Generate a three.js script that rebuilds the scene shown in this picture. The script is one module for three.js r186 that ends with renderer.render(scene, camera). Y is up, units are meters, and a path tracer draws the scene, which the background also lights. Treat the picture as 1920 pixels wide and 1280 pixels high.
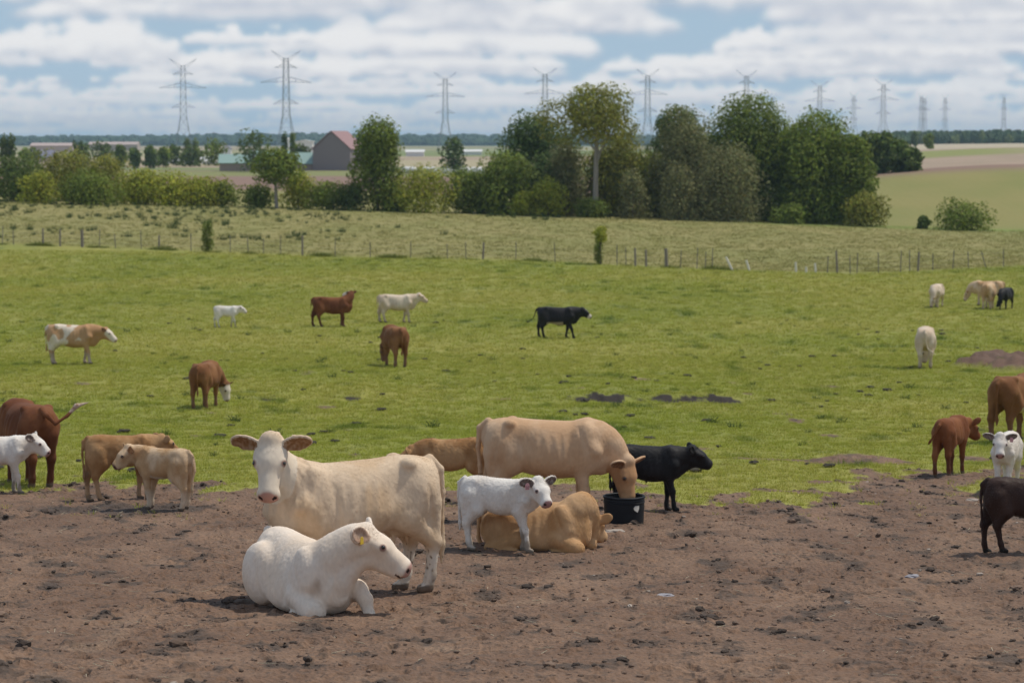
import * as THREE from 'three';
import { mergeGeometries } from 'three/addons/utils/BufferGeometryUtils.js';

// ---------- camera, sky, sun, exposure ----------
const scene = new THREE.Scene();
const CAM_Y = 9.2;
const camera = new THREE.PerspectiveCamera(16.08, 1.5, 0.5, 20000);
camera.position.set(0, CAM_Y, 0);
camera.rotation.x = -4.729 * Math.PI / 180;
camera.focus = 25.5;
camera.userData.fStop = 3.2;
camera.updateMatrixWorld(true);
const renderer = new THREE.WebGLRenderer({ antialias: true });
renderer.toneMapping = THREE.LinearToneMapping;
renderer.toneMappingExposure = 0.65;
renderer.shadowMap.enabled = true;
const sun = new THREE.DirectionalLight(new THREE.Color(1.0, 0.92, 0.79), 4.8);
sun.position.set(44, 92, -16).multiplyScalar(3);
sun.target.position.set(0, 0, -60);
sun.position.add(sun.target.position);
sun.castShadow = true; sun.shadow.radius = 3;
sun.shadow.mapSize.set(4096, 4096);
Object.assign(sun.shadow.camera, { left: -140, right: 140, top: 140, bottom: -140, near: 1, far: 900 });
scene.add(sun, sun.target);

// ---------- numbers ----------
function rng(seed) { let a = seed >>> 0; return () => { a = (a + 0x6D2B79F5) | 0; let t = Math.imul(a ^ (a >>> 15), 1 | a); t = (t + Math.imul(t ^ (t >>> 7), 61 | t)) ^ t; return ((t ^ (t >>> 14)) >>> 0) / 4294967296; }; }
const clamp = (x, a = 0, b = 1) => x < a ? a : x > b ? b : x;
const mix = (a, b, t) => a + (b - a) * t;
const S = (a, b, x) => { const t = clamp((x - a) / (b - a)); return t * t * (3 - 2 * t); };
const PERM = new Uint8Array(512);
{ const r = rng(77), p = Array.from({ length: 256 }, (_, i) => i); for (let i = 255; i > 0; i--) { const j = Math.floor(r() * (i + 1)); [p[i], p[j]] = [p[j], p[i]]; } for (let i = 0; i < 512; i++) PERM[i] = p[i & 255]; }
const fade = (t) => t * t * t * (t * (t * 6 - 15) + 10);
function g2(h, x, y) { switch (h & 7) { case 0: return x + y; case 1: return x - y; case 2: return -x + y; case 3: return -x - y; case 4: return 1.4 * x; case 5: return -1.4 * x; case 6: return 1.4 * y; default: return -1.4 * y; } }
function n2(x, y) {
  const X = Math.floor(x), Y = Math.floor(y), a = X & 255, b = Y & 255; x -= X; y -= Y;
  const u = fade(x), v = fade(y), A = PERM[a] + b, B = PERM[a + 1] + b;
  return mix(mix(g2(PERM[A], x, y), g2(PERM[B], x - 1, y), u), mix(g2(PERM[A + 1], x, y - 1), g2(PERM[B + 1], x - 1, y - 1), u), v) * 0.75;
}
function g3(h, x, y, z) { h &= 15; const u = h < 8 ? x : y, v = h < 4 ? y : h === 12 || h === 14 ? x : z; return ((h & 1) ? -u : u) + ((h & 2) ? -v : v); }
function n3(x, y, z) {
  const X = Math.floor(x), Y = Math.floor(y), Z = Math.floor(z), a = X & 255, b = Y & 255, c = Z & 255; x -= X; y -= Y; z -= Z;
  const u = fade(x), v = fade(y), w = fade(z), A = PERM[a] + b, AA = PERM[A & 511] + c, AB = PERM[(A + 1) & 511] + c, B = PERM[a + 1] + b, BA = PERM[B & 511] + c, BB = PERM[(B + 1) & 511] + c;
  return mix(mix(mix(g3(PERM[AA & 511], x, y, z), g3(PERM[BA & 511], x - 1, y, z), u), mix(g3(PERM[AB & 511], x, y - 1, z), g3(PERM[BB & 511], x - 1, y - 1, z), u), v),
    mix(mix(g3(PERM[(AA + 1) & 511], x, y, z - 1), g3(PERM[(BA + 1) & 511], x - 1, y, z - 1), u), mix(g3(PERM[(AB + 1) & 511], x, y - 1, z - 1), g3(PERM[(BB + 1) & 511], x - 1, y - 1, z - 1), u), v), w);
}
function fbm(x, y, o = 4) { let s = 0, a = 0.5; for (let i = 0; i < o; i++) { s += a * n2(x, y); x = x * 2.03 + 17.1; y = y * 2.03 + 9.7; a *= 0.5; } return s; }

// ---------- names and labels ----------
const taken = new Map();
function numbered(name) { const n = taken.get(name) ?? 0; taken.set(name, n + 1); return n ? name + '_' + String(n).padStart(3, '0') : name; }
function tag(o, label, category, group, kind) { if (label) o.userData.label = label; if (category) o.userData.category = category; if (group) o.userData.group = group; if (kind) o.userData.kind = kind; return o; }
function top(o, name, label, category, group, kind) { o.name = numbered(name); tag(o, label, category, group, kind); scene.add(o); o.traverse((m) => { if (m.isMesh) { m.castShadow = true; m.receiveShadow = true; } }); return o; }
function part(parent, name, geometry, material) { const m = new THREE.Mesh(geometry, material); m.name = name; m.castShadow = m.receiveShadow = true; parent.add(m); return m; }

// ---------- lie of the land ----------
// drop below the camera's height, by distance
const DROP = [[0, 1.75], [10, 3.0], [17, 3.92], [25, 4.75], [33, 5.22], [40, 5.66], [50, 6.3], [65, 7.15], [82, 7.85], [100, 8.6], [115, 9.0], [135, 9.25], [180, 9.5], [250, 9.4], [300, 9.2], [400, 9.3], [600, 8.9], [700, 8.4], [1000, 7.0], [1400, 6.4], [3000, 6.4], [3900, 6.4], [4700, 0], [5400, -1.5], [7000, -3]];
const SLOPES = DROP.map((p, i) => { if (!i || i === DROP.length - 1) return i ? 0 : 0.125; const a = (p[1] - DROP[i - 1][1]) / (p[0] - DROP[i - 1][0]), b = (DROP[i + 1][1] - p[1]) / (DROP[i + 1][0] - p[0]); return a * b <= 0 ? 0 : 2 * a * b / (a + b); });
function drop(d) {
  if (d <= 0) return 1.75; let i = 0; while (i < DROP.length - 2 && DROP[i + 1][0] < d) i++;
  const w = DROP[i + 1][0] - DROP[i][0], t = clamp((d - DROP[i][0]) / w), t2 = t * t, t3 = t2 * t;
  return DROP[i][1] * (2 * t3 - 3 * t2 + 1) + SLOPES[i] * w * (t3 - 2 * t2 + t) + DROP[i + 1][1] * (3 * t2 - 2 * t3) + SLOPES[i + 1] * w * (t3 - t2);
}
function landY(x, d) {                       // large shapes only
  let h = drop(d);
  h += clamp(x, -95, 95) * 0.026 * S(150, 300, d) * (1 - S(430, 650, d));
  const q = x / Math.max(d, 300);
  h -= S(0.02, 0.22, q) * S(310, 430, d) * mix(7.8, 5.2, S(430, 1000, d)) * (1 - S(2000, 2600, d));
  h += (n2(x * 0.013, d * 0.013) * 0.5 + n2(x * 0.05 + 7, d * 0.035) * 0.16) * S(30, 120, d) * (1 - S(300, 600, d) * 0.4);
  if (d > 3600) h -= (fbm(x * 0.0016 + 3, d * 0.001, 3) * 16) * S(3900, 4700, d);
  return CAM_Y - h;
}
const FENCE = [[-60, 219], [-45.2, 213.2], [-37.6, 210.2], [-25.9, 205.4], [-11.5, 200.6], [1.7, 197.1], [12, 187.3], [17, 182.9], [25.3, 178.8], [39, 188], [60, 197]];
function fenceD(x) { let i = 0; while (i < FENCE.length - 2 && FENCE[i + 1][0] < x) i++; return mix(FENCE[i][1], FENCE[i + 1][1], clamp((x - FENCE[i][0]) / (FENCE[i + 1][0] - FENCE[i][0]))); }
// bare ground: 1 = trampled earth, 0 = turf
const ditchD = (x) => 68.6 + n2(x * 0.35, 3) * 1.0 + n2(x * 1.9, 14) * 0.7;
function ditchOn(x) { return S(1.0, 2.0, x) * (1 - S(5.6, 7.6, x)) * clamp(0.75 + n2(x * 0.9, 6) * 0.9) + 0.6 * S(-7.6, -6.6, x) * (1 - S(-4.6, -3.4, x)) * S(-0.15, 0.25, n2(x * 1.2, 9)); }
function ditch(x, d) { return Math.abs(d - 69) > 7 ? 0 : ditchOn(x) * Math.exp(-(((d - ditchD(x)) / 1.1) ** 2)) * S(-0.5, 0.1, n2(x * 1.6 + 3, d * 0.9)) * (1 + n2(x * 5, d * 2.5) * 0.7); }
function mound(x, d) { const a = (x - 18.6) / 2.3, b = (d - 87) / 5.5; return S(1.15, 0.75, Math.hypot(a, b) + n2(x * 0.8, d * 0.5) * 0.3); }
function bare(x, d) {
  const edge = 38.8 + fbm(x * 0.16, 2.2, 3) * 6 + 3.4 * S(4.5, 7, x) - 1.2 * S(1, 3, x) * S(5.2, 4.2, x) + 0.3 * S(-3, -7, x) + fbm(x * 0.6, d * 0.4, 3) * 6;
  let b = S(-0.3, 0.3, (edge - d) / 2.6 + fbm(x * 1.7 + 30, d * 0.9, 4) * 2.4);
  const strip = S(1.8, 4, x) * Math.exp(-(((d - 45.5 - n2(x * 0.3, 8) * 1.2) / 1.3) ** 2)) * S(-0.16, 0.25, n2(x * 0.7 + 5, d * 0.5));
  const tufty = S(0.06, 0.2, fbm(x * 0.55 + 40, d * 0.35, 3)) * S(33.5, 36.5, d) * S(2.2, 4, x);
  b = Math.max(b * (1 - 0.9 * tufty), strip, S(0.2, 0.5, ditch(x, d)), mound(x, d));
  const scuff = S(0.24, 0.36, fbm(x * 0.5 + 9, d * 0.3 + 4, 3)) * (1 - S(70, 95, d)) * 0.8;
  return clamp(Math.max(b, scuff));
}
function groundY(x, d) {                     // with clods, hoof marks and ruts
  let y = landY(x, d);
  if (d < 100) {
    const b = d < 95 ? bare(x, d) : 0, nx = x, nd = d;
    y += n2(nx * 0.5 + 3, nd * 0.5) * 0.07 * (1 - S(60, 100, d));
    if (d < 76) {
      const c = fbm(nx * 2.4, nd * 2.1, 3), p = n2(nx * 5.3 + 4, nd * 4.7), f = n2(nx * 13, nd * 11 + 3), patch = S(-0.25, 0.35, n2(nx * 0.45 + 20, nd * 0.3));
      y += b * (c * 0.075 * (0.45 + 0.75 * patch) - S(0.2, 0.5, p) * 0.05 * (0.4 + patch) + S(0.3, 0.55, -p) * 0.035 + f * 0.017) + (1 - b) * c * 0.05;
    }
    if (d > 60 && d < 84) { const e = d - ditchD(x); y += ditchOn(x) * (1 + n2(x * 2.2, d * 0.8) * 1.1) * (0.11 * S(0, 0.5, e) * (1 - S(2, 10, e)) - 0.12 * Math.exp(-(((e + 0.9) / 1) ** 2))); } y += mound(x, d) * 0.35 * (1 + n2(x * 2, d * 1.2));
  }
  return y;
}

// ---------- sky: rows of fair-weather cumulus over pale blue ----------
{
  const W = 4096, H = 2048, D = new Float32Array(W * H * 4), R = rng(5);
  const air = (el) => { const t = clamp(el / 1.2), k = Math.exp(-el / 0.16); return [mix(mix(0.46, 0.17, t), 0.80, k * 0.62), mix(mix(0.72, 0.36, t), 0.98, k * 0.6), mix(mix(0.97, 0.72, t), 1.12, k * 0.58)]; };
  const lowTop = 0.3;
  for (let j = 0; j < H; j++) {
    const el = ((j + 0.5) / H - 0.5) * Math.PI, c = air(Math.max(el, 0));
    for (let i = 0; i < W; i++) {
      const o = (j * W + i) * 4; let r = c[0], g = c[1], b = c[2];
      if (el > 0.17) {
        // the layer seen from below; coarse steps are enough up there
        if ((i & 1) && i) { D[o] = D[o - 4]; D[o + 1] = D[o - 3]; D[o + 2] = D[o - 2]; D[o + 3] = 1; continue; }
        const az = ((i + 0.5) / W - 0.5) * 2 * Math.PI, q = 1 / Math.tan(Math.max(el, 0.05)), n = fbm(Math.cos(az) * q * 1.5 + 31, Math.sin(az) * q * 1.5 + 12, 4);
        const a = S(-0.12, 0.16, n) * S(0.17, 0.3, el), k = 0.9 - 0.42 * S(0.02, 0.3, n);
        r = mix(r, k * 0.98, a); g = mix(g, k, a); b = mix(b, k * 1.05, a);
      }
      D[o] = r; D[o + 1] = g; D[o + 2] = b; D[o + 3] = 1;
    }
  }
  const puff = (az, base, w, h, seed, far) => {
    const i0 = Math.floor(((az - w) / (2 * Math.PI) + 0.5) * W), i1 = Math.ceil(((az + w) / (2 * Math.PI) + 0.5) * W);
    const j0 = Math.max(H / 2, Math.floor(((base - h * 0.3) / Math.PI + 0.5) * H)), j1 = Math.min(H - 1, Math.ceil(((base + h * 1.3) / Math.PI + 0.5) * H));
    for (let j = j0; j <= j1; j++) for (let i = i0; i <= i1; i++) {
      const s = (((i + 0.5) / W - 0.5) * 2 * Math.PI - az) / w, t = (((j + 0.5) / H - 0.5) * Math.PI - base) / h;
      const e = Math.max(0, 1 - s * s), n = fbm(s * 3.4 + seed, t * 1.9 + seed * 1.7, 5), n2_ = fbm(s * 1.3 + seed * 3, 5.5, 3);
      const T = Math.sqrt(e) * (0.62 + 0.9 * n2_) + n * 0.85 * e;
      const a = S(-0.03, 0.17, T - t) * S(-0.16, 0.1, t + n * 0.2) * S(0, 0.25, e) * mix(0.97, 0.7, far);
      if (a <= 0) continue;
      const k = S(-0.32, 0.42, t / Math.max(0.35, T) + n * 0.9), o = (j * W + ((i % W) + W) % W) * 4;
      const r = mix(0.66, 1.34, k), g = mix(0.755, 1.335, k), b = mix(0.93, 1.34, k);
      D[o] = mix(D[o], mix(r, 0.88, far * 0.5), a); D[o + 1] = mix(D[o + 1], mix(g, 0.95, far * 0.5), a); D[o + 2] = mix(D[o + 2], mix(b, 1.05, far * 0.5), a);
    }
  };
  for (let el = 0.0035; el < 0.24; el *= 1.17) {
    const wid = 0.98 * el + 0.003, count = Math.round(2 * Math.PI / wid * mix(0.72, 0.56, S(0.015, 0.05, el)));
    for (let k = 0; k < count; k++) {
      const w = wid * mix(0.45, 1.5, R() ** 1.4), big = S(0.02, 0.05, el);
      puff((R() - 0.5) * 2 * Math.PI, el * mix(0.93, 1.09, R()), w, w * mix(0.3, 0.62, R()) * mix(0.75, 1.0, big), R() * 200, 1 - S(0.004, 0.028, el));
    }
  }
  const t = new THREE.DataTexture(D, W, H, THREE.RGBAFormat, THREE.FloatType);
  t.mapping = THREE.EquirectangularReflectionMapping; t.colorSpace = THREE.LinearSRGBColorSpace; t.magFilter = t.minFilter = THREE.LinearFilter; t.needsUpdate = true;
  scene.background = t; scene.environment = t;
}
scene.fog = new THREE.FogExp2(new THREE.Color(0.56, 0.80, 1.0), 0.0001);

// ---------- ground ----------
function noiseTexture(size, fn, srgb) {
  const a = new Uint8Array(size * size * 4);
  for (let j = 0; j < size; j++) for (let i = 0; i < size; i++) { const v = fn(i / size, j / size), o = (j * size + i) * 4; a[o] = clamp(v[0]) * 255; a[o + 1] = clamp(v[1]) * 255; a[o + 2] = clamp(v[2]) * 255; a[o + 3] = 255; }
  const t = new THREE.DataTexture(a, size, size); t.wrapS = t.wrapT = THREE.RepeatWrapping; t.magFilter = THREE.LinearFilter; t.minFilter = THREE.LinearMipmapLinearFilter; t.generateMipmaps = true;
  if (srgb) t.colorSpace = THREE.SRGBColorSpace; t.needsUpdate = true; return t;
}
// a noise that tiles: blend of two shifted copies
const tile = (f) => (u, v) => { const a = f(u, v), b = f(u - 1, v), c = f(u, v - 1), d = f(u - 1, v - 1); return mix(mix(a, b, fade(u)), mix(c, d, fade(u)), fade(v)); };
const grainA = tile((u, v) => fbm(u * 40, v * 40, 4)), grainB = tile((u, v) => fbm(u * 9 + 50, v * 9, 3));
const grainMap = noiseTexture(512, (u, v) => { const k = 0.8 + grainA(u, v) * 0.75 + grainB(u, v) * 0.3; return [k, k, k]; }, false);
const grainBump = noiseTexture(512, (u, v) => { const k = 0.5 + grainA(u, v) * 1.1; return [k, k, k]; }, false);
const C = (r, g, b) => [r, g, b], lerp3 = (a, b, t) => [mix(a[0], b[0], t), mix(a[1], b[1], t), mix(a[2], b[2], t)];
function groundColor(x, d) {
  // turf by field
  const n = fbm(x * 0.06 + 3, d * 0.045, 4), m = d < 260 ? fbm(x * 0.7, d * 0.33, 3) : 0;
  let c = lerp3(C(0.215, 0.235, 0.034), C(0.29, 0.275, 0.056), S(-0.3, 0.4, n + m * 0.6));
  c = lerp3(c, C(0.09, 0.125, 0.02), S(0.08, 0.36, -n * 0.4 + m) * 0.75);
  const fence = fenceD(x);           // beyond the wire fence the grass is long and dry
  const dry = S(-2, 5, d - fence);
  c = lerp3(c, lerp3(C(0.275, 0.245, 0.084), C(0.22, 0.215, 0.06), S(-0.3, 0.35, n + fbm(x * 0.16, d * 0.05, 3) * 0.8)), dry);
  const q = x / d;
  if (d > 290) {
    const hill = S(0.1, 0.13, q) * (1 - S(415, 440, d));
    c = lerp3(c, lerp3(C(0.20, 0.205, 0.052), C(0.25, 0.225, 0.07), S(-0.3, 0.3, fbm(x * 0.05, d * 0.03, 4))), hill);
    const verge = S(0.09, 0.11, q) * Math.exp(-(((d - 297) / 5) ** 2)); c = lerp3(c, C(0.17, 0.24, 0.04), verge);
    if (q > 0.1 && d > 430) {
      c = lerp3(C(0.36, 0.27, 0.20), C(0.30, 0.235, 0.165), S(-0.2, 0.3, n));
      c = lerp3(c, C(0.22, 0.24, 0.07), S(540, 560, d) * (1 - S(690, 740, d)) * S(0.24, 0.19, q)); c = lerp3(c, C(0.42, 0.36, 0.26), S(800, 900, d));
    } else if (d > 395) {
      c = lerp3(c, C(0.23, 0.145, 0.11), S(395, 420, d));                                       // ploughed land
      c = lerp3(c, C(0.20, 0.21, 0.07), S(600, 612, d) * (1 - S(690, 705, d)));
      const strips = n2(Math.round(d / 170) * 3.3, Math.round(x / 260 + n2(d * 0.01, 2)) * 2.7);
      c = lerp3(c, strips > 0.12 ? C(0.36, 0.31, 0.19) : strips > -0.15 ? C(0.17, 0.21, 0.07) : C(0.33, 0.25, 0.18), S(700, 720, d));
    }
    if (d > 3000) c = lerp3(c, lerp3(C(0.028, 0.055, 0.022), C(0.05, 0.075, 0.03), S(-0.2, 0.2, n2(x * 0.02, d * 0.02))), S(3200, 3700, d));
  }
  if (d < 95) {
    const b = bare(x, d); if (b > 0) {
      const k = fbm(x * 0.8 + 11, d * 0.5, 4), f = n2(x * 7, d * 5), w = fbm(x * 1.9 + 70, d * 1.2, 4), sp = n2(x * 19, d * 14);
      let s = lerp3(C(0.150, 0.087, 0.055), C(0.208, 0.128, 0.083), S(-0.25, 0.35, k + f * 0.15 + sp * 0.14));
      s = lerp3(s, C(0.27, 0.188, 0.128), S(0.2, 0.45, fbm(x * 0.7 + 90, d * 0.8, 4)) * 0.6);   // dry trodden crust
      s = lerp3(s, C(0.06, 0.043, 0.033), S(0.07, 0.24, w + f * 0.12) * 0.8);                    // damp dung and churned earth
      s = lerp3(s, C(0.085, 0.06, 0.045), S(0.16, 0.34, sp + w * 0.5) * 0.6);
      const wet = Math.exp(-(((x + 5.7) / 1.5) ** 2) - (((d - 34.9) / 0.85) ** 2)); s = lerp3(s, C(0.055, 0.042, 0.036), S(0.25, 0.6, wet + w * 0.5) * 0.8);
      s = lerp3(s, C(0.026, 0.018, 0.013), S(0.08, 0.3, ditch(x, d)));
      s = lerp3(s, C(0.135, 0.08, 0.056), mound(x, d));
      c = lerp3(c, s, S(0.25, 0.6, b + f * 0.15));
    }
  }
  return c;
}
{
  const rows = [2, 4, 6, 8, 9.5, 11, 12.2, 13.2, 14, 14.6]; let d = 15;
  while (d < 48) { rows.push(d); d += 0.85 * d * d / (2418 * drop(d)); }
  while (d < 440) { rows.push(d); d += Math.min(1.25 * d * d / (2418 * Math.max(6, drop(d))), 6); }
  while (d < 7000) { rows.push(d); d *= 1.018; }
  const ts = []; for (let t = -1.3; t < -0.27; t += 0.05) ts.push(t); for (let t = -0.27; t < 0.27; t += 0.00086) ts.push(t); for (let t = 0.27; t <= 1.3; t += 0.05) ts.push(t);
  const nr = rows.length, nc = ts.length, P = new Float32Array(nr * nc * 3), K = new Float32Array(nr * nc * 3), U = new Float32Array(nr * nc * 2), I = new Uint32Array((nr - 1) * (nc - 1) * 6);
  let o = 0, u = 0, q = 0;
  for (let j = 0; j < nr; j++) for (let i = 0; i < nc; i++) {
    const dd = rows[j], x = ts[i] * Math.max(dd, 8), k = groundColor(x, dd);
    P[o] = x; P[o + 1] = groundY(x, dd); P[o + 2] = -dd; K[o] = k[0]; K[o + 1] = k[1]; K[o + 2] = k[2]; o += 3; U[u++] = x / 1.7; U[u++] = dd / 1.7;
    if (i && j) { const a = j * nc + i, b = a - 1, c = a - nc, e = c - 1; I[q++] = e; I[q++] = c; I[q++] = b; I[q++] = c; I[q++] = a; I[q++] = b; }
  }
  for (let k = 0; k < q; k += 3) { const s = I[k + 1]; I[k + 1] = I[k + 2]; I[k + 2] = s; }
  for (let k = 0; k < q; k += 3) { const s = I[k + 1]; I[k + 1] = I[k + 2]; I[k + 2] = s; }
  const g = new THREE.BufferGeometry(); g.setAttribute('position', new THREE.BufferAttribute(P, 3)); g.setAttribute('color', new THREE.BufferAttribute(K, 3)); g.setAttribute('uv', new THREE.BufferAttribute(U, 2)); g.setIndex(new THREE.BufferAttribute(I, 1)); g.computeVertexNormals();
  const m = new THREE.MeshStandardMaterial({ vertexColors: true, color: new THREE.Color().setRGB(1.22, 1.22, 1.22), map: grainMap, bumpMap: grainBump, bumpScale: 0.03, roughness: 0.97 }); m.name = 'earth_and_turf';
  top(new THREE.Mesh(g, m), 'ground', 'trampled brown earth giving way to grazed green pasture', 'ground', null, 'structure');
  console.log('ground', nr, nc);
}

// ---------- turf ----------
function instanced(name, geo, mat, list, label, category, kind = 'stuff') {
  const im = new THREE.InstancedMesh(geo, mat, list.length), M = new THREE.Matrix4(), Q = new THREE.Quaternion(), E = new THREE.Euler(), c = new THREE.Color();
  list.forEach((p, i) => { E.set(p.tx ?? 0, p.turn, p.tz ?? 0); M.compose(new THREE.Vector3(p.x, p.y, -p.d), Q.setFromEuler(E), new THREE.Vector3(p.sx, p.sy, p.sz ?? p.sx)); im.setMatrixAt(i, M); im.setColorAt(i, c.setRGB(...p.c)); });
  return top(im, name, label, category, null, kind);
}
function tuftGeo(seed, blades, spread) {
  const R = rng(seed), P = [];
  for (let i = 0; i < blades; i++) {
    const a = R() * 6.283, r = spread * Math.sqrt(R()), x = Math.cos(a) * r, z = Math.sin(a) * r, w = mix(0.06, 0.13, R()), b = R() * 6.283, l = mix(0.15, 0.75, R()), h = mix(0.45, 1, R()), cx = Math.cos(b) * w, cz = Math.sin(b) * w, lx = Math.cos(a + R()) * l, lz = Math.sin(a + R()) * l;
    P.push(x - cx, -0.1, z - cz, x + cx, -0.1, z + cz, x + lx * 0.45 + cx * 0.6, h * 0.65, z + lz * 0.45 + cz * 0.6, x + lx * 0.45 + cx * 0.6, h * 0.65, z + lz * 0.45 + cz * 0.6, x + lx, h, z + lz, x - cx * 0.4 + lx * 0.4, h * 0.6, z - cz * 0.4 + lz * 0.4);
  }
  const g = new THREE.BufferGeometry(); g.setAttribute('position', new THREE.Float32BufferAttribute(P, 3)); g.computeVertexNormals(); return g;
}
const grassMat = new THREE.MeshPhysicalMaterial({ color: 0xffffff, roughness: 0.95, transmission: 0.35, thickness: 0, specularIntensity: 0.25, side: THREE.DoubleSide }); grassMat.name = 'grass_blade';
{
  const R = rng(21), list = [];
  const zones = [[33, 60, 75, 0.055, 0.085], [60, 95, 34, 0.075, 0.12], [95, 150, 11, 0.10, 0.2], [150, 205, 5, 0.13, 0.3]];
  for (const [d0, d1, dens, h, w] of zones) {
    const n = (d1 - d0) * ((d0 + d1) * 0.235 + 4) * dens;
    for (let i = 0; i < n; i++) {
      const d = Math.sqrt(mix(d0 * d0, d1 * d1, R())), x = (R() * 2 - 1) * (0.232 * d + 2);
      const b = d < 95 ? bare(x, d) : 0; if (R() < S(0.2, 0.6, b) * (d < 46 && d > 33 ? 0.985 : 0.97)) continue;
      if (d > fenceD(x)) continue;
      const n = fbm(x * 0.06 + 3, d * 0.045, 3), m = fbm(x * 0.7, d * 0.33, 3), lush = S(0.12, 0.45, m - n * 0.3), k = mix(0.8, 1.2, R());
      const c = lerp3(lerp3(C(0.26, 0.30, 0.034), C(0.34, 0.325, 0.062), S(-0.3, 0.4, n + (R() - 0.5) * 0.8)), C(0.10, 0.165, 0.024), lush * 0.9);
      const s = mix(0.6, 1.35, R()) * (1 + lush * 0.9);
      list.push({ x, d, y: groundY(x, d) - 0.005, turn: R() * 6.283, sx: w * mix(0.7, 1.4, R()), sy: h * s, c: [c[0] * k, c[1] * k, c[2] * k] });
    }
  }
  console.log('grass', list.length);
  instanced('pasture_grass', tuftGeo(3, 9, 0.9), grassMat, list, 'short grazed green grass covering the pasture', 'grass');
  // long dry grass beyond the fence and rank growth at its foot
  const dry = [];
  for (let i = 0; i < 18000; i++) {
    const d = mix(182, 300, R() ** 1.3), x = (R() * 2 - 1) * 0.24 * d, f = fenceD(x); if (d < f + 1) continue;
    const k = mix(0.75, 1.2, R()), g = R() < 0.3 ? C(0.235, 0.24, 0.066) : C(0.29, 0.27, 0.09); dry.push({ x, d, y: landY(x, d), turn: R() * 6.28, sx: mix(0.25, 0.6, R()), sy: mix(0.06, 0.2, R()), c: g.map((v) => v * k) });
  }
  for (let i = 0; i < 2600; i++) {
    const x = mix(-52, 18, R()), f = fenceD(x), on = S(-0.1, 0.35, n2(x * 0.35, 4)); if (R() > on) continue;
    dry.push({ x, d: f + (R() - 0.5) * 1.2, y: landY(x, f), turn: R() * 6.28, sx: mix(0.25, 0.5, R()), sy: mix(0.2, 0.6, R()) * on * 0.8, c: [0.17, 0.2, 0.04] });
  }
  instanced('rough_grass', tuftGeo(9, 12, 0.8), grassMat, dry, 'long dry olive grass beyond the wire fence', 'grass');
  // weeds dotted over the far left field and a few dark thistles in the pasture
  const weeds = [];
  for (let i = 0; i < 900; i++) {
    const d = mix(218, 300, R() ** 0.7), x = mix(-0.23, 0.02, R()) * d; if (n2(x * 0.09 + 4, d * 0.05) < -0.02 + 0.5 * S(-0.08, 0.0, x / d) - S(270, 295, d) * 0.35) continue;
    const s = mix(0.2, 0.75, R() ** 2); weeds.push({ x, d, y: landY(x, d), turn: R() * 6.28, sx: s * 0.8, sy: s, c: [0.05, 0.085, 0.025] });
  }
  for (let i = 0; i < 150; i++) { const d = mix(44, 120, R()), x = (R() * 2 - 1) * 0.22 * d; if (bare(x, d) > 0.3) continue; const s = mix(0.06, 0.2, R()); weeds.push({ x, d, y: groundY(x, d), turn: R() * 6.28, sx: s * 1.2, sy: s, c: [0.05, 0.09, 0.03] }); }
  instanced('field_weeds', tuftGeo(15, 26, 0.7), grassMat, weeds, 'dark green weeds dotted across the fields', 'weeds');
}
// clods, dung crumbs and small stones on the trampled ground
{
  const R = rng(33), g = new THREE.IcosahedronGeometry(1, 1), p = g.attributes.position; for (let i = 0; i < p.count; i++) { const k = 0.75 + 0.5 * n3(p.getX(i) * 1.7, p.getY(i) * 1.7, p.getZ(i) * 1.7 + 5); p.setXYZ(i, p.getX(i) * k, p.getY(i) * k, p.getZ(i) * k); } g.computeVertexNormals();
  const list = [];
  for (let i = 0; i < 40000; i++) {
    const d = Math.sqrt(mix(15 * 15, 44 * 44, R())), x = (R() * 2 - 1) * (0.235 * d + 1); if (bare(x, d) < 0.5) continue;
    const w = fbm(x * 1.9 + 70, d * 1.2, 4), lump = S(0.05, 0.3, w), s = mix(0.008, 0.03, R() ** 2.5) * (1 + lump * mix(0, 2.2, R() ** 3)); if (R() > 0.22 + lump) continue;
    const k = mix(0.6, 1.2, R()), pale = R() < 0.012, c = pale ? C(0.4, 0.34, 0.29) : lump > 0.4 && R() < 0.7 ? C(0.06, 0.043, 0.034) : C(0.17, 0.115, 0.085);
    list.push({ x, d, y: groundY(x, d) + s * 0.15, turn: R() * 6.28, sx: s * mix(0.9, 1.7, R()), sy: s * mix(0.5, 0.95, R()), sz: s, c: c.map((v) => v * k) });
  }
  for (let i = 0; i < 230; i++) { const d = mix(42, 125, R() ** 1.3), x = (R() * 2 - 1) * 0.225 * d; if (n2(x * 0.2 + 8, d * 0.12) < 0.0) continue; const s = mix(0.05, 0.15, R()); list.push({ x, d, y: groundY(x, d) + 0.03, turn: R() * 6.28, sx: s * 1.5, sy: s * 0.55, sz: s * 1.3, c: [0.035, 0.03, 0.018] }); }
  const m = new THREE.MeshStandardMaterial({ color: 0xffffff, roughness: 0.98 }); m.name = 'earth_clod';
  instanced('earth_clods', g, m, list, 'crumbs and clods of earth and dung on the trampled ground', 'clods');
  const straw = []; for (let i = 0; i < 420; i++) { const d = mix(17, 42, R()), x = (R() * 2 - 1) * 0.23 * d; if (bare(x, d) < 0.5) continue; straw.push({ x, d, y: groundY(x, d) + 0.012, turn: R() * 6.28, tz: (R() - 0.5) * 0.5, sx: mix(0.05, 0.16, R()), sy: 0.004, sz: 0.005, c: [0.42, 0.36, 0.26] }); }
  const sm = new THREE.MeshStandardMaterial({ color: 0xffffff, roughness: 0.9 }); sm.name = 'straw'; instanced('straw_litter', new THREE.BoxGeometry(1, 1, 1), sm, straw, 'loose pale stalks of straw on the bare earth', 'straw');
}

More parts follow.
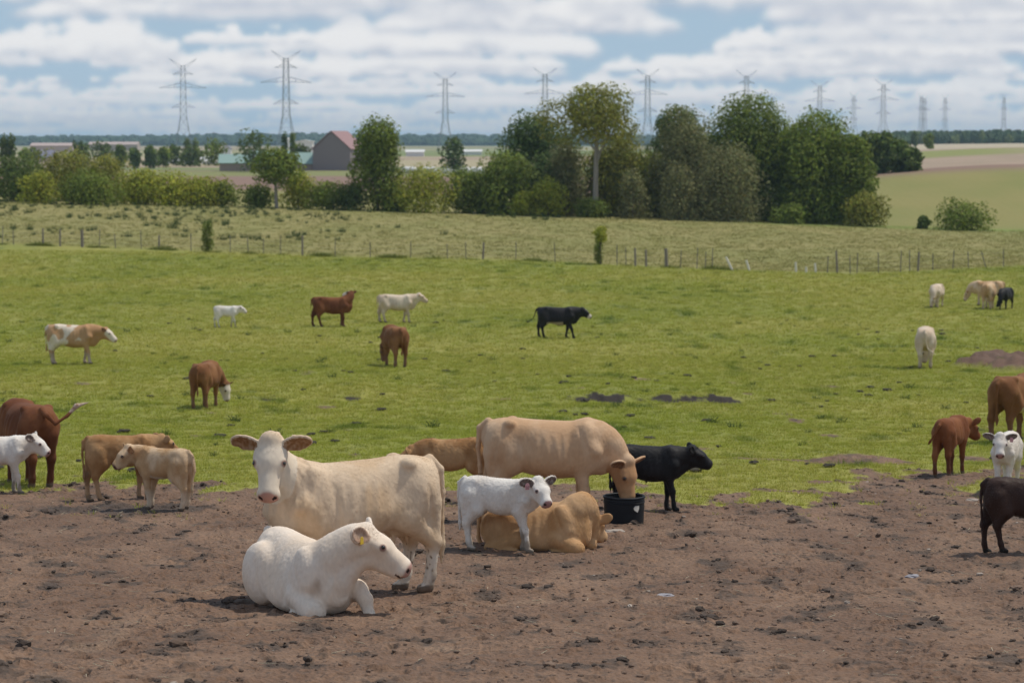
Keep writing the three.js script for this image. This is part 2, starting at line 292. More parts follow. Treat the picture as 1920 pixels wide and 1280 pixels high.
// ---------- cattle: a distance field per animal, meshed as one skin ----------
const V = (x, y, z) => [x, y, z], add = (a, b) => [a[0] + b[0], a[1] + b[1], a[2] + b[2]], sub = (a, b) => [a[0] - b[0], a[1] - b[1], a[2] - b[2]], mul = (a, k) => [a[0] * k, a[1] * k, a[2] * k];
const dot = (a, b) => a[0] * b[0] + a[1] * b[1] + a[2] * b[2], cross = (a, b) => [a[1] * b[2] - a[2] * b[1], a[2] * b[0] - a[0] * b[2], a[0] * b[1] - a[1] * b[0]], norm = (a) => mul(a, 1 / (Math.hypot(...a) || 1));
const mix3 = (a, b, t) => [mix(a[0], b[0], t), mix(a[1], b[1], t), mix(a[2], b[2], t)];

function field() {
  const prims = [];
  const f = {
    prims,
    cone(a, b, ra, rb, k = 0.05) { const ab = sub(b, a); prims.push({ t: 0, a, ab, l2: 1 / (dot(ab, ab) || 1e-9), ra, dr: rb - ra, k, lo: a.map((v, i) => Math.min(v - ra, b[i] - rb)), hi: a.map((v, i) => Math.max(v + ra, b[i] + rb)) }); return f; },
    chain(pts, rs, k) { for (let i = 1; i < pts.length; i++) f.cone(pts[i - 1], pts[i], rs[i - 1], rs[i], k); return f; },
    blob(c, r, k = 0.05, ex = V(1, 0, 0), ey = V(0, 1, 0), ez = V(0, 0, 1), cut = false) { const m = Math.max(...r); prims.push({ t: cut ? 2 : 1, c, r, ir: r.map((v) => 1 / v), ex, ey, ez, k, lo: c.map((v) => v - m), hi: c.map((v) => v + m) }); return f; },
    cut(c, r, k, ex, ey, ez) { return f.blob(c, r, k, ex, ey, ez, true); },
    trunk(rows, k = 0.05, pw = 2.4, pear = 0.16) {
      const N = 80, x0 = rows[0][0], x1 = rows[rows.length - 1][0], T = [0, 1, 2].map(() => new Float32Array(N + 2));
      for (let i = 0; i <= N + 1; i++) {
        const x = mix(x0, x1, Math.min(1, i / N)); let j = 0; while (j < rows.length - 2 && rows[j + 1][0] < x) j++;
        const t = clamp((x - rows[j][0]) / (rows[j + 1][0] - rows[j][0])), g = (q, c) => rows[clamp(q, 0, rows.length - 1)][c];
        const cr = (c) => { const p0 = g(j - 1, c), p1 = g(j, c), p2 = g(j + 1, c), p3 = g(j + 2, c); return 0.5 * (2 * p1 + (p2 - p0) * t + (2 * p0 - 5 * p1 + 4 * p2 - p3) * t * t + (3 * p1 - p0 - 3 * p2 + p3) * t * t * t); };
        const a = cr(1), b = cr(2); T[0][i] = (a + b) / 2; T[1][i] = Math.max(0.02, (a - b) / 2); T[2][i] = Math.max(0.02, cr(3));
      }
      prims.push({ t: 3, x0, x1, N, T, k, pw, pear, lo: V(x0, Math.min(...rows.map((r) => r[2])), -Math.max(...rows.map((r) => r[3]))), hi: V(x1, Math.max(...rows.map((r) => r[1])), Math.max(...rows.map((r) => r[3]))) }); return f;
    },
    at(x, y, z) {
      let d = 1e9;
      for (let i = 0; i < prims.length; i++) {
        const p = prims[i]; let e;
        if (p.t === 0) { const px = x - p.a[0], py = y - p.a[1], pz = z - p.a[2]; let h = (px * p.ab[0] + py * p.ab[1] + pz * p.ab[2]) * p.l2; h = h < 0 ? 0 : h > 1 ? 1 : h; const qx = px - p.ab[0] * h, qy = py - p.ab[1] * h, qz = pz - p.ab[2] * h; e = Math.sqrt(qx * qx + qy * qy + qz * qz) - p.ra - p.dr * h; }
        else if (p.t < 3) {
          const px = x - p.c[0], py = y - p.c[1], pz = z - p.c[2], u = (px * p.ex[0] + py * p.ex[1] + pz * p.ex[2]) * p.ir[0], v = (px * p.ey[0] + py * p.ey[1] + pz * p.ey[2]) * p.ir[1], w = (px * p.ez[0] + py * p.ez[1] + pz * p.ez[2]) * p.ir[2];
          const k0 = Math.sqrt(u * u + v * v + w * w), a = u * p.ir[0], b = v * p.ir[1], c = w * p.ir[2], k1 = Math.sqrt(a * a + b * b + c * c); e = k1 < 1e-6 ? -Math.min(p.r[0], p.r[1], p.r[2]) : k0 * (k0 - 1) / k1;
          if (p.t === 2) { const h = Math.max(0, p.k - Math.abs(d + e)) / p.k; d = Math.max(d, -e) + h * h * p.k * 0.25; continue; }
        } else {
          const xc = x < p.x0 ? p.x0 : x > p.x1 ? p.x1 : x, s = (xc - p.x0) / (p.x1 - p.x0) * p.N, j = s | 0, t = s - j, T = p.T, c = mix(T[0][j], T[0][j + 1], t), hh = mix(T[1][j], T[1][j + 1], t); let w = mix(T[2][j], T[2][j + 1], t); const v = (y - c) / hh; w *= 1 - p.pear * (v < -1 ? -1 : v > 1 ? 1 : v);
          const q = Math.pow(Math.pow(Math.abs(z) / w, p.pw) + Math.pow(Math.abs(v), p.pw), 1 / p.pw); e = (q - 1) * Math.min(w, hh); const dx = x - xc; if (dx) e = e > 0 ? Math.hypot(e, dx) : Math.abs(dx);
        }
        const k = p.k, h = k - Math.abs(d - e); d = d < e ? d : e; if (h > 0) d -= h * h / (4 * k);
      }
      return d;
    },
    mesh(cell) {
      const lo = V(9, 9, 9), hi = V(-9, -9, -9); for (const p of prims) if (p.t !== 2) for (let i = 0; i < 3; i++) { lo[i] = Math.min(lo[i], p.lo[i]); hi[i] = Math.max(hi[i], p.hi[i]); }
      const B = 5, n = lo.map((v, i) => Math.ceil((hi[i] - v + 0.12) / cell / B) * B + 1), [nx, ny, nz] = n, o = lo.map((v) => v - 0.06), D = new Float32Array(nx * ny * nz).fill(1);
      const rad = B * cell * 0.87;
      for (let bz = 0; bz < nz; bz += B) for (let by = 0; by < ny; by += B) for (let bx = 0; bx < nx; bx += B) {
        const d = f.at(o[0] + (bx + B / 2) * cell, o[1] + (by + B / 2) * cell, o[2] + (bz + B / 2) * cell), far = Math.abs(d) > rad * 1.35 + 0.012;
        for (let z = bz; z < Math.min(nz, bz + B); z++) for (let y = by; y < Math.min(ny, by + B); y++) for (let x = bx; x < Math.min(nx, bx + B); x++) D[(z * ny + y) * nx + x] = far ? d : f.at(o[0] + x * cell, o[1] + y * cell, o[2] + z * cell);
      }
      const id = new Int32Array(nx * ny * nz).fill(-1), P = [], I = [], st = [1, nx, nx * ny];
      for (let z = 0; z < nz - 1; z++) for (let y = 0; y < ny - 1; y++) for (let x = 0; x < nx - 1; x++) {
        const b = (z * ny + y) * nx + x; let m = 0; for (let c = 0; c < 8; c++) if (D[b + (c & 1) + ((c >> 1) & 1) * nx + (c >> 2) * st[2]] < 0) m |= 1 << c; if (m === 0 || m === 255) continue;
        let sx = 0, sy = 0, sz = 0, k = 0;
        for (let c = 0; c < 8; c++) for (let a = 0; a < 3; a++) { if ((c >> a) & 1) continue; const e = c | (1 << a); if (((m >> c) & 1) === ((m >> e) & 1)) continue; const d0 = D[b + (c & 1) + ((c >> 1) & 1) * nx + (c >> 2) * st[2]], d1 = D[b + (e & 1) + ((e >> 1) & 1) * nx + (e >> 2) * st[2]], t = d0 / (d0 - d1); sx += (c & 1) + (a === 0 ? t : 0); sy += ((c >> 1) & 1) + (a === 1 ? t : 0); sz += (c >> 2) + (a === 2 ? t : 0); k++; }
        id[b] = P.length / 3; P.push(o[0] + (x + sx / k) * cell, o[1] + (y + sy / k) * cell, o[2] + (z + sz / k) * cell);
      }
      for (let z = 1; z < nz - 1; z++) for (let y = 1; y < ny - 1; y++) for (let x = 1; x < nx - 1; x++) {
        const b = (z * ny + y) * nx + x, s = D[b] < 0;
        for (let a = 0; a < 3; a++) { if (s === (D[b + st[a]] < 0)) continue; const u = st[(a + 1) % 3], v = st[(a + 2) % 3], q = [id[b], id[b - u], id[b - u - v], id[b - v]]; if (q.some((w) => w < 0)) continue; if (s) I.push(q[0], q[1], q[2], q[0], q[2], q[3]); else I.push(q[0], q[2], q[1], q[0], q[3], q[2]); }
      }
      // settle each vertex on the surface and take its normal from the field
      const Nn = new Float32Array(P.length), h = cell * 0.7;
      for (let i = 0; i < P.length; i += 3) {
        for (let it = 0; it < 2; it++) {
          const x = P[i], y = P[i + 1], z = P[i + 2], a = f.at(x + h, y - h, z - h), b = f.at(x - h, y - h, z + h), c = f.at(x - h, y + h, z - h), e = f.at(x + h, y + h, z + h);
          let gx = a - b - c + e, gy = -a - b + c + e, gz = -a + b - c + e; const l = Math.hypot(gx, gy, gz) || 1; gx /= l; gy /= l; gz /= l; Nn[i] = gx; Nn[i + 1] = gy; Nn[i + 2] = gz;
          if (!it) { const d = clamp((a + b + c + e) / 4, -cell * 0.5, cell * 0.5); P[i] -= gx * d; P[i + 1] -= gy * d; P[i + 2] -= gz * d; }
        }
      }
      return { P: new Float32Array(P), N: Nn, I };
    },
  };
  return f;
}

const hide = new THREE.MeshPhysicalMaterial({ vertexColors: true, roughness: 0.82, specularIntensity: 0.35, sheen: 0.22, sheenRoughness: 0.6, sheenColor: new THREE.Color(0.35, 0.32, 0.28) }); hide.name = 'short_coat';
const darkHide = new THREE.MeshPhysicalMaterial({ vertexColors: true, roughness: 0.6, specularIntensity: 0.4, sheen: 0.15, sheenRoughness: 0.5, sheenColor: new THREE.Color(0.2, 0.2, 0.22) }); darkHide.name = 'dark_coat';
const eyeMat = new THREE.MeshPhysicalMaterial({ color: new THREE.Color().setRGB(0.012, 0.008, 0.006), roughness: 0.15, clearcoat: 0.6 }); eyeMat.name = 'eye';
const tagYellow = new THREE.MeshStandardMaterial({ color: new THREE.Color().setRGB(0.62, 0.42, 0.03), roughness: 0.55 }), tagPink = new THREE.MeshStandardMaterial({ color: new THREE.Color().setRGB(0.55, 0.28, 0.3), roughness: 0.55 }), tagRed = new THREE.MeshStandardMaterial({ color: new THREE.Color().setRGB(0.22, 0.05, 0.06), roughness: 0.55 }); tagYellow.name = 'yellow_plastic'; tagPink.name = 'pink_plastic'; tagRed.name = 'maroon_plastic';
const hairGeo = new THREE.ConeGeometry(0.5, 1, 3, 1, true).translate(0, 0.5, 0), hairMat = new THREE.MeshStandardMaterial({ color: 0xffffff, roughness: 0.75, side: THREE.DoubleSide }), hairDark = new THREE.MeshStandardMaterial({ color: 0xffffff, roughness: 0.55, side: THREE.DoubleSide }); hairMat.name = 'coat_hair'; hairDark.name = 'dark_coat_hair';
const eyeGeo = new THREE.SphereGeometry(1, 14, 10);

const COATS = {
  cream: { base: [0.56, 0.405, 0.265], var: [0.63, 0.49, 0.355], legs: [0.66, 0.585, 0.50], face: [0.68, 0.59, 0.48], ear: [0.24, 0.12, 0.05], nose: [0.42, 0.23, 0.18], brush: [0.60, 0.46, 0.32] },
  white: { base: [0.76, 0.665, 0.575], var: [0.73, 0.605, 0.49], ear: [0.42, 0.28, 0.21], nose: [0.44, 0.26, 0.22], legs: [0.70, 0.65, 0.60] },
  calfwhite: { base: [0.74, 0.70, 0.655], var: [0.66, 0.60, 0.54], ear: [0.14, 0.10, 0.09], nose: [0.36, 0.20, 0.19], hoof: [0.2, 0.17, 0.14], muddy: [0.25, 0.20, 0.15] },
  tan: { base: [0.50, 0.315, 0.185], var: [0.57, 0.40, 0.265], face: [0.44, 0.25, 0.13], ear: [0.16, 0.08, 0.045], nose: [0.3, 0.17, 0.12], brush: [0.32, 0.19, 0.1] },
  gold: { base: [0.46, 0.265, 0.125], var: [0.53, 0.34, 0.19], ear: [0.35, 0.2, 0.1], nose: [0.3, 0.17, 0.12], legs: [0.46, 0.29, 0.15] },
  fawn: { base: [0.30, 0.155, 0.064], var: [0.43, 0.26, 0.13], ear: [0.28, 0.14, 0.07], nose: [0.22, 0.12, 0.09], legs: [0.42, 0.265, 0.155], brush: [0.3, 0.18, 0.1] },
  palefawn: { base: [0.45, 0.28, 0.145], var: [0.60, 0.44, 0.29], ear: [0.36, 0.17, 0.07], nose: [0.2, 0.11, 0.08], legs: [0.60, 0.47, 0.35], brush: [0.55, 0.42, 0.28] },
  red: { base: [0.125, 0.044, 0.02], var: [0.18, 0.07, 0.03], ear: [0.07, 0.03, 0.02], nose: [0.12, 0.06, 0.05], legs: [0.11, 0.04, 0.022] },
  redcalf: { base: [0.165, 0.058, 0.024], var: [0.22, 0.086, 0.036], ear: [0.05, 0.025, 0.02], nose: [0.1, 0.06, 0.05], legs: [0.13, 0.05, 0.025] },
  chestnut: { base: [0.17, 0.072, 0.03], var: [0.25, 0.12, 0.054], ear: [0.1, 0.05, 0.03], nose: [0.3, 0.2, 0.17], legs: [0.2, 0.1, 0.06] },
  black: { base: [0.011, 0.011, 0.013], var: [0.016, 0.015, 0.017], ear: [0.012, 0.011, 0.011], nose: [0.015, 0.013, 0.013], hoof: [0.02, 0.017, 0.015] },
  darkbrown: { base: [0.036, 0.018, 0.014], var: [0.05, 0.026, 0.02], ear: [0.03, 0.02, 0.015], nose: [0.03, 0.02, 0.02], hoof: [0.02, 0.017, 0.015] },
  pale: { base: [0.56, 0.44, 0.33], var: [0.64, 0.54, 0.43], ear: [0.4, 0.25, 0.16], nose: [0.3, 0.2, 0.17], legs: [0.5, 0.4, 0.31] },
  pied: { base: [0.41, 0.235, 0.12], var: [0.45, 0.28, 0.155], ear: [0.12, 0.06, 0.04], nose: [0.4, 0.3, 0.26], legs: [0.47, 0.37, 0.30], patch: [0.66, 0.57, 0.47] },
};

function beast(o) {
  const calf = o.calf ?? 0, s = o.s ?? 1, th = o.yaw * Math.PI / 180, co = Math.cos(th), si = Math.sin(th), f = field(), lying = !!o.lying, coat = COATS[o.coat];
  const local = (v) => [v[0] * co - v[2] * si, v[1], v[0] * si + v[2] * co];   // from right / up / towards the camera
  const X = o.x, Dd = o.d, y0 = groundY(X, Dd), ground = (lx, lz) => { const wx = X + s * (lx * co + lz * si), wd = Dd - s * (-lx * si + lz * co); return (groundY(wx, wd) - y0) / s; };
  const L = calf ? 0.86 : 1, wd = (calf ? 0.74 : 1) * (o.fat ?? 1), up = calf ? 0.11 - (o.deep ?? 0) : 0, sink = lying ? -0.575 : 0;
  // trunk
  const rows = [[-0.86, 1.24, 1.05, 0.07], [-0.79, 1.355, 0.88, 0.2], [-0.62, 1.405, 0.76, 0.28], [-0.42, 1.415, 0.70, 0.305], [-0.15, 1.39, 0.63, 0.345], [0.1, 1.38, 0.585, 0.365], [0.36, 1.375, 0.595, 0.335], [0.6, 1.395, 0.62, 0.275], [0.78, 1.33, 0.67, 0.215], [0.93, 1.16, 0.78, 0.1]]
    .map(([x, a, b, w]) => [x * L, a + sink, b + up * (x > -0.5 ? 1 : 0.5) + sink, w * wd * (lying ? 1.06 : 1)]);
  f.trunk(rows, 0.05, 2.5, lying ? 0.36 : 0.15);
  const nz = 0.185 * (calf ? 0.72 : 1);
  const legs = o.legs ?? [0.05, -0.06, 0.06, -0.08], lg = calf ? 0.9 : 1;
  const hoof = (p, r, k) => { const a = p, b = add(p, V(0.075, -0.012, 0)); f.cone(a, b, r, r * 0.86, k); };
  if (!lying) {
    [[1, legs[0]], [-1, legs[1]]].forEach(([q, dx]) => {
      const z = q * nz * 0.92, hx = 0.56 * L + dx, g = ground(hx, z) - 0.012;
      f.blob(V(0.57 * L, 1.03, q * nz * 1.16), V(0.17, 0.33, 0.1 * wd), 0.1);
      f.chain([V(0.66 * L, 1.0, q * nz * 1.1), V(0.5 * L + dx * 0.12, 0.80, q * nz * 1.15), V(0.565 * L + dx * 0.6, 0.425 + g * 0.5, z), V(0.555 * L + dx * 0.98, 0.17 + g, z), V(hx, 0.10 + g, z)], [0.16, 0.118, 0.066, 0.048, 0.058].map((r) => r * lg), 0.05);
      f.blob(V(0.57 * L + dx * 0.6, 0.42 + g * 0.5, z), V(0.07, 0.085, 0.062).map((r) => r * lg), 0.03);
      hoof(V(hx + 0.005, 0.055 + g, z), 0.06 * lg, 0.02);
    });
    [[1, legs[2]], [-1, legs[3]]].forEach(([q, dx]) => {
      const z = q * nz, hx = -0.66 * L + dx, g = ground(hx, z) - 0.012;
      f.blob(V(-0.55 * L, 1.03, q * nz * 0.95), V(0.265, 0.33, 0.145 * wd), 0.08);
      f.chain([V(-0.56 * L, 1.06, q * nz * 0.95), V(-0.45 * L + dx * 0.25, 0.80, q * nz * 1.08), V(-0.72 * L + dx * 0.75, 0.515 + g * 0.5, z), V(-0.685 * L + dx * 0.98, 0.18 + g, z), V(hx, 0.105 + g, z)], [0.2, 0.155, 0.073, 0.05, 0.06].map((r) => r * lg), 0.06);
      f.cone(V(-0.72 * L, 0.92, q * nz * 0.9), V(-0.745 * L + dx * 0.75, 0.545 + g * 0.5, z), 0.12 * lg, 0.052 * lg, 0.06);
      f.blob(V(-0.735 * L + dx * 0.75, 0.52 + g * 0.5, z), V(0.068, 0.09, 0.055).map((r) => r * lg), 0.03);
      hoof(V(hx + 0.005, 0.055 + g, z), 0.061 * lg, 0.02);
    });
    if (!calf) { for (const q of [-1, 1]) { f.blob(V(-0.46, 1.36, q * 0.215 * wd), V(0.07, 0.05, 0.06), 0.06); f.cut(V(-0.3, 1.19, q * 0.575 * wd), V(0.2, 0.22, 0.235), 0.24); } }
    if (o.udder) { f.blob(V(-0.42, 0.71, 0), V(0.19, 0.14, 0.16), 0.05); for (const q of [-1, 1]) for (const w of [-0.5, -0.35]) f.cone(V(w, 0.62, q * 0.07), V(w, 0.535, q * 0.075), 0.026, 0.018, 0.02); }
    if (o.sheath) f.cone(V(-0.02, 0.70, 0), V(0.0, 0.60, 0), 0.03, 0.018, 0.04);
  } else {
    // folded under: thighs spread on the ground, knees bent
    for (const q of [-1, 1]) {
      f.blob(V(-0.42 * L, 0.36, q * 0.29 * wd), V(0.36, 0.34, 0.17), 0.08);
      if (!(o.tuck && q > 0)) f.chain([V(-0.1 * L, 0.24, q * 0.37 * wd), V(-0.58 * L, 0.085, q * 0.42 * wd), V(-0.2 * L, 0.06, q * 0.46 * wd), V(-0.06 * L, 0.05, q * 0.46 * wd)], [0.14, 0.07, 0.05, 0.055], 0.04);
      f.blob(V(0.55 * L, 0.46, q * 0.235 * wd), V(0.19, 0.33, 0.13), 0.09);
      const fl = q > 0 ? o.foreR ?? 0 : o.foreL ?? 0;
      if (!fl) { f.chain([V(0.5 * L, 0.27, q * 0.26 * wd), V(0.84 * L, 0.135, q * 0.25 * wd), V(0.56 * L, 0.07, q * 0.3 * wd), V(0.46 * L, 0.06, q * 0.31 * wd)], [0.15, 0.115, 0.06, 0.06], 0.04); }
      else f.chain([V(0.6 * L, 0.3, q * 0.24 * wd), V(0.82 * L, 0.32, q * 0.3 * wd), V(0.93 * L, 0.24, q * 0.33 * wd), V(1.0 * L, 0.09, q * 0.34 * wd), V(1.07 * L, 0.05, q * 0.34 * wd)], [0.14, 0.1, 0.075, 0.055, 0.06], 0.04);
    }
  }
  const hoofs = lying ? [[-1, o.foreL], [1, o.foreR]].map(([q, fl]) => fl ? V(1.1 * L, 0.03, q * 0.34 * wd) : V(0.42 * L, 0.05, q * 0.31 * wd)).concat([V(-0.03 * L, 0.04, -0.46 * wd), V(-0.03 * L, 0.04, 0.46 * wd)]) : [];
  // head frame
  const hs = (calf ? 1.16 : 1.06) * (o.hs ?? 1), hd = norm(local(o.look)), poll = V(o.poll[0] * L, o.poll[1] + sink, o.poll[2]);
  const upv = norm(sub(V(0, 1, 0), mul(hd, hd[1]))), sdv = cross(hd, upv);
  const roll = o.roll ?? 0, hu = norm(add(mul(upv, Math.cos(roll)), mul(sdv, Math.sin(roll)))), hz = cross(hd, hu);
  const mz = calf ? 0.375 : 0.435, H = (a, b, c) => add(poll, add(mul(hd, a * hs), add(mul(hu, b * hs), mul(hz, c * hs))));
  // neck: crest, middle and throat lines bent towards the poll
  const bend = o.bend ?? [0.98 * L, 1.22 + sink, poll[2] * 0.25], n0 = V(0.6 * L, 1.13 + sink, 0), n2v = H(0.05, -0.095, 0), steps = 5;
  const B = (t, a, c, e) => add(add(mul(a, (1 - t) * (1 - t)), mul(c, 2 * t * (1 - t))), mul(e, t * t));
  const nk = calf ? 0.8 : 1, dw = o.dewlap ?? 1, pth = (a, c, e) => Array.from({ length: steps + 1 }, (_, i) => B(i / steps, a, c, e));
  f.chain(pth(n0, bend, n2v), [0.27, 0.22, 0.18, 0.15, 0.13, 0.115].map((r) => r * nk), 0.08);
  f.chain(pth(add(n0, V(0.02, 0.11, 0)), add(bend, V(-0.03, 0.09, 0)), H(-0.01, -0.05, 0)), [0.14, 0.125, 0.11, 0.1, 0.092, 0.085].map((r) => r * nk), 0.08);
  f.chain(pth(V(0.74 * L, 0.86 + sink + up, 0), add(bend, V(-0.02, -0.2 * nk, 0)), H(0.13, -0.15, 0)), [0.17, 0.13, 0.10, 0.085, 0.08, 0.075].map((r, i) => r * nk * (i < 3 ? dw : 1)), 0.07);
  if (!calf && !lying) f.cone(V(0.8, 0.74, 0), V(0.9, 0.92, 0), 0.1 * dw, 0.12 * dw, 0.08);
  // skull, jaw, muzzle
  f.cone(H(0.0, -0.01, 0), H(0.16, -0.01, 0), 0.122 * hs, 0.122 * hs, 0.05);
  f.blob(H(0.11, 0.015, 0), V(0.17, 0.085, 0.152).map((r) => r * hs), 0.03, hd, hu, hz);
  f.cone(H(0.18, -0.02, 0), H(mz - 0.03, -0.035, 0), 0.108 * hs, 0.086 * hs, 0.04);
  f.cone(H(0.1, -0.125, 0), H(mz - 0.06, -0.108, 0), 0.105 * hs, 0.07 * hs, 0.05);
  f.blob(H(mz, -0.062, 0), V(0.07, 0.092, 0.104).map((r) => r * hs), 0.03, hd, hu, hz);
  f.blob(H(-0.035, 0.06, 0), V(0.07, 0.075, 0.085).map((r) => r * hs), 0.06, hd, hu, hz);
  for (const q of [-1, 1]) f.blob(H(0.175, 0.035, q * 0.112), V(0.055, 0.034, 0.034).map((r) => r * hs), 0.02, hd, hu, hz);
  // ears
  const ears = [];
  for (const q of [-1, 1]) {
    const e = norm(add(add(mul(hz, q), mul(hd, -0.18 + (o.earBack ?? 0) * -0.8)), mul(hu, o.earUp ?? 0.1))), nrm = norm(sub(add(mul(hd, 0.9), mul(hu, 0.35)), mul(e, dot(add(mul(hd, 0.9), mul(hu, 0.35)), e)))), wv = cross(e, nrm), c = add(H(0.005, 0.035, q * 0.11), mul(e, 0.118 * hs));
    f.cone(H(0.015, 0.015, q * 0.09), add(H(0.005, 0.035, q * 0.11), mul(e, 0.06 * hs)), 0.045 * hs, 0.034 * hs, 0.03);
    f.blob(c, V(0.14, 0.088, 0.03).map((r) => r * hs), 0.02, e, wv, nrm);
    f.cut(add(c, add(mul(nrm, 0.03 * hs), mul(e, 0.012 * hs))), V(0.11, 0.064, 0.03).map((r) => r * hs), 0.012, e, wv, nrm);
    ears.push({ c, e, wv, nrm, q });
  }
  if (o.cell < 0.016) {
    for (const q of [-1, 1]) f.cut(H(mz + 0.062, -0.03, q * 0.06), V(0.024, 0.02, 0.018).map((r) => r * hs), 0.01, hd, hu, hz);
    f.cut(H(mz + 0.045, -0.118, 0), V(0.06, 0.009, 0.095).map((r) => r * hs), 0.008, hd, hu, hz);
  }
  // tail
  const tail = (o.tail ?? (lying ? [[-0.84, 1.33], [-0.93, 1.1], [-0.95, 0.75], [-0.9, 0.6], [-0.7, 0.59]] : [[-0.78, 1.36], [-0.9, 1.27], [-0.925, 1.0], [-0.9, 0.74], [-0.885, 0.52], [-0.885, 0.36]])).map((p) => V(p[0] * L, p[1] + sink, p[2] ?? 0));
  const tr = [0.055, 0.043, 0.031, 0.027, 0.04, 0.012]; f.chain(tail, tail.map((_, i) => (i === tail.length - 1 && i > 2 ? tr[5] : i === tail.length - 2 && i > 1 ? tr[4] : tr[Math.min(i, 3)]) * (calf ? 0.85 : 1)), 0.03);

  const cell = o.cell / s, m = f.mesh(cell), n = m.P.length / 3, K = new Float32Array(n * 3), fluff = (calf ? 0.007 : 0.0035), sd = (o.seed ?? 1) * 13.7;
  for (let i = 0; i < n; i++) {
    const p = V(m.P[3 * i], m.P[3 * i + 1], m.P[3 * i + 2]), q = sub(p, poll), hx = dot(q, hd) / hs, hy = dot(q, hu) / hs, hzz = dot(q, hz) / hs;
    const a = n3(p[0] * 2.1 + sd, p[1] * 2.1, p[2] * 2.1), b = n3(p[0] * 9 + sd, p[1] * 5, p[2] * 9), e = n3(p[0] * 34 + sd, p[1] * 17, p[2] * 34);
    const inHead = hx > -0.1 && Math.hypot(hy + 0.04, hzz) < 0.24 && hx < 0.6, legY = lying ? -1 : p[1] - ground(p[0], p[2]);
    let c = lerp3(coat.base, coat.var, S(-0.35, 0.45, a + b * 0.35));
    if (coat.patch) { const w = n3(p[0] * 3.6 + 4.2, p[1] * 3.2 + 1.7, p[2] * 1.6 + 3.1) + 0.25 * b; if (p[0] < 0.42) c = lerp3(c, coat.patch, S(0.0, 0.1, w + S(1.28, 1.38, p[1]) * 0.14)); }
    if (o.rump && p[0] < -0.6) c = lerp3(c, o.rump, 0.6);
    if (coat.legs && !lying) c = lerp3(c, coat.legs, S(0.5, 0.34, legY + a * 0.12));
    if (coat.muddy && !lying) c = lerp3(c, coat.muddy, S(0.34, 0.2, legY + b * 0.25 + a * 0.1) * 0.85 * (p[0] > 0 ? 1 : 0.45));
    if (o.belly && p[1] < 0.82 && legY > 0.5 && p[0] > -0.42 && p[0] < 0.3) c = lerp3(c, o.belly, S(0.78, 0.72, p[1] + a * 0.05));
    if (inHead && coat.face) c = lerp3(c, coat.face, S(-0.08, 0.08, hx));
    if (o.whiteMuzzle && inHead) c = lerp3(c, [0.6, 0.53, 0.47], S(0.3, 0.36, hx + a * 0.05) + S(0.05, 0.1, hx) * S(0.04, 0.02, Math.abs(hzz)) * (hx < 0.3 ? 1 : 0));
    if (o.whiteFace && inHead) c = lerp3(c, [0.66, 0.58, 0.5], S(0.0, 0.06, hx + a * 0.05) * S(-0.09, -0.04, hy + (o.whiteFace - 1) * 0.2 + hx * 0.25) );
    if (tail.length > 3) { const t = tail[tail.length - 1], t2 = tail[tail.length - 2]; if (coat.brush && Math.min(Math.hypot(...sub(p, t)), Math.hypot(...sub(p, t2))) < 0.13) c = coat.brush; if (o.whiteBrush && Math.min(Math.hypot(...sub(p, t)), Math.hypot(...sub(p, t2))) < 0.16) c = lerp3([0.5, 0.4, 0.32], c, clamp(0.3 + e)); }
    for (const r of ears) { const v = sub(p, r.c), u1 = dot(v, r.e) / hs, u2 = dot(v, r.wv) / hs, u3 = dot(v, r.nrm) / hs, nn = m.N[3 * i] * r.nrm[0] + m.N[3 * i + 1] * r.nrm[1] + m.N[3 * i + 2] * r.nrm[2]; if (Math.abs(u1) < 0.14 && Math.abs(u2) < 0.1 && Math.abs(u3) < 0.05 && nn > 0.1 && (u1 / 0.125) ** 2 + (u2 / 0.074) ** 2 < 1) c = lerp3(coat.ear, c, clamp(e * 0.4 + 0.1, 0, 0.4)); }
    if (inHead) {
      c = lerp3(c, coat.nose, S(mz + 0.018, mz + 0.04, hx + Math.abs(b) * 0.02) * S(0.10, 0.08, Math.abs(hzz)) * (hy > -0.118 ? 1 : 0.3));
      if (hx > mz + 0.03 && Math.hypot((hy + 0.03) / 0.021, (Math.abs(hzz) - 0.06) / 0.021) < 1) c = [0.03, 0.016, 0.013];
      if (hx > mz - 0.03 && Math.abs(hy + 0.118) < 0.011 && o.cell < 0.016) c = [0.08, 0.04, 0.03];
    }
    if (inHead) { const ed = Math.hypot(hx - 0.186, hy - 0.04, Math.abs(hzz) - 0.125); c = lerp3(c, mul(coat.nose, 0.6), S(0.042, 0.026, ed)); }
    if (lying) for (const hp of hoofs) c = lerp3(c, [0.16, 0.12, 0.09], S(0.085, 0.06, Math.hypot(...sub(p, hp))));
    if (!lying && legY < 0.075) c = lerp3(coat.hoof ?? [0.14, 0.105, 0.08], c, S(0.062, 0.08, legY + b * 0.012));
    { const sp = n3(p[0] * 6.5 + sd, p[1] * 6.5, p[2] * 6.5) + 0.35 * e + 0.2 * a; c = lerp3(c, [0.2, 0.145, 0.105], S(0.3, 0.7, sp - 0.45 + (legY > -1 ? 0.6 * S(0.5, 0.1, legY) : 0.5 * S(0.22, 0.03, p[1])) + (p[0] < -0.6 ? 0.12 : 0)) * (o.coat === 'black' ? 0.15 : 0.6)); }
    if (o.mud && legY < 0.5 && !lying) c = lerp3(c, [0.2, 0.15, 0.11], S(0.3, 0.5, e + b * 0.3));
    if (o.stain) for (const [sx, sy, sz, sr, sc] of o.stain) { const w = Math.hypot(p[0] - sx * L, (p[1] - sy - sink) * 0.8, p[2] - sz) / sr; c = lerp3(c, sc, S(1.1, 0.3, w + b * 0.5) * 0.8); }
    const t = 1 + e * 0.09 + b * 0.03; K[3 * i] = c[0] * t; K[3 * i + 1] = c[1] * t; K[3 * i + 2] = c[2] * t;
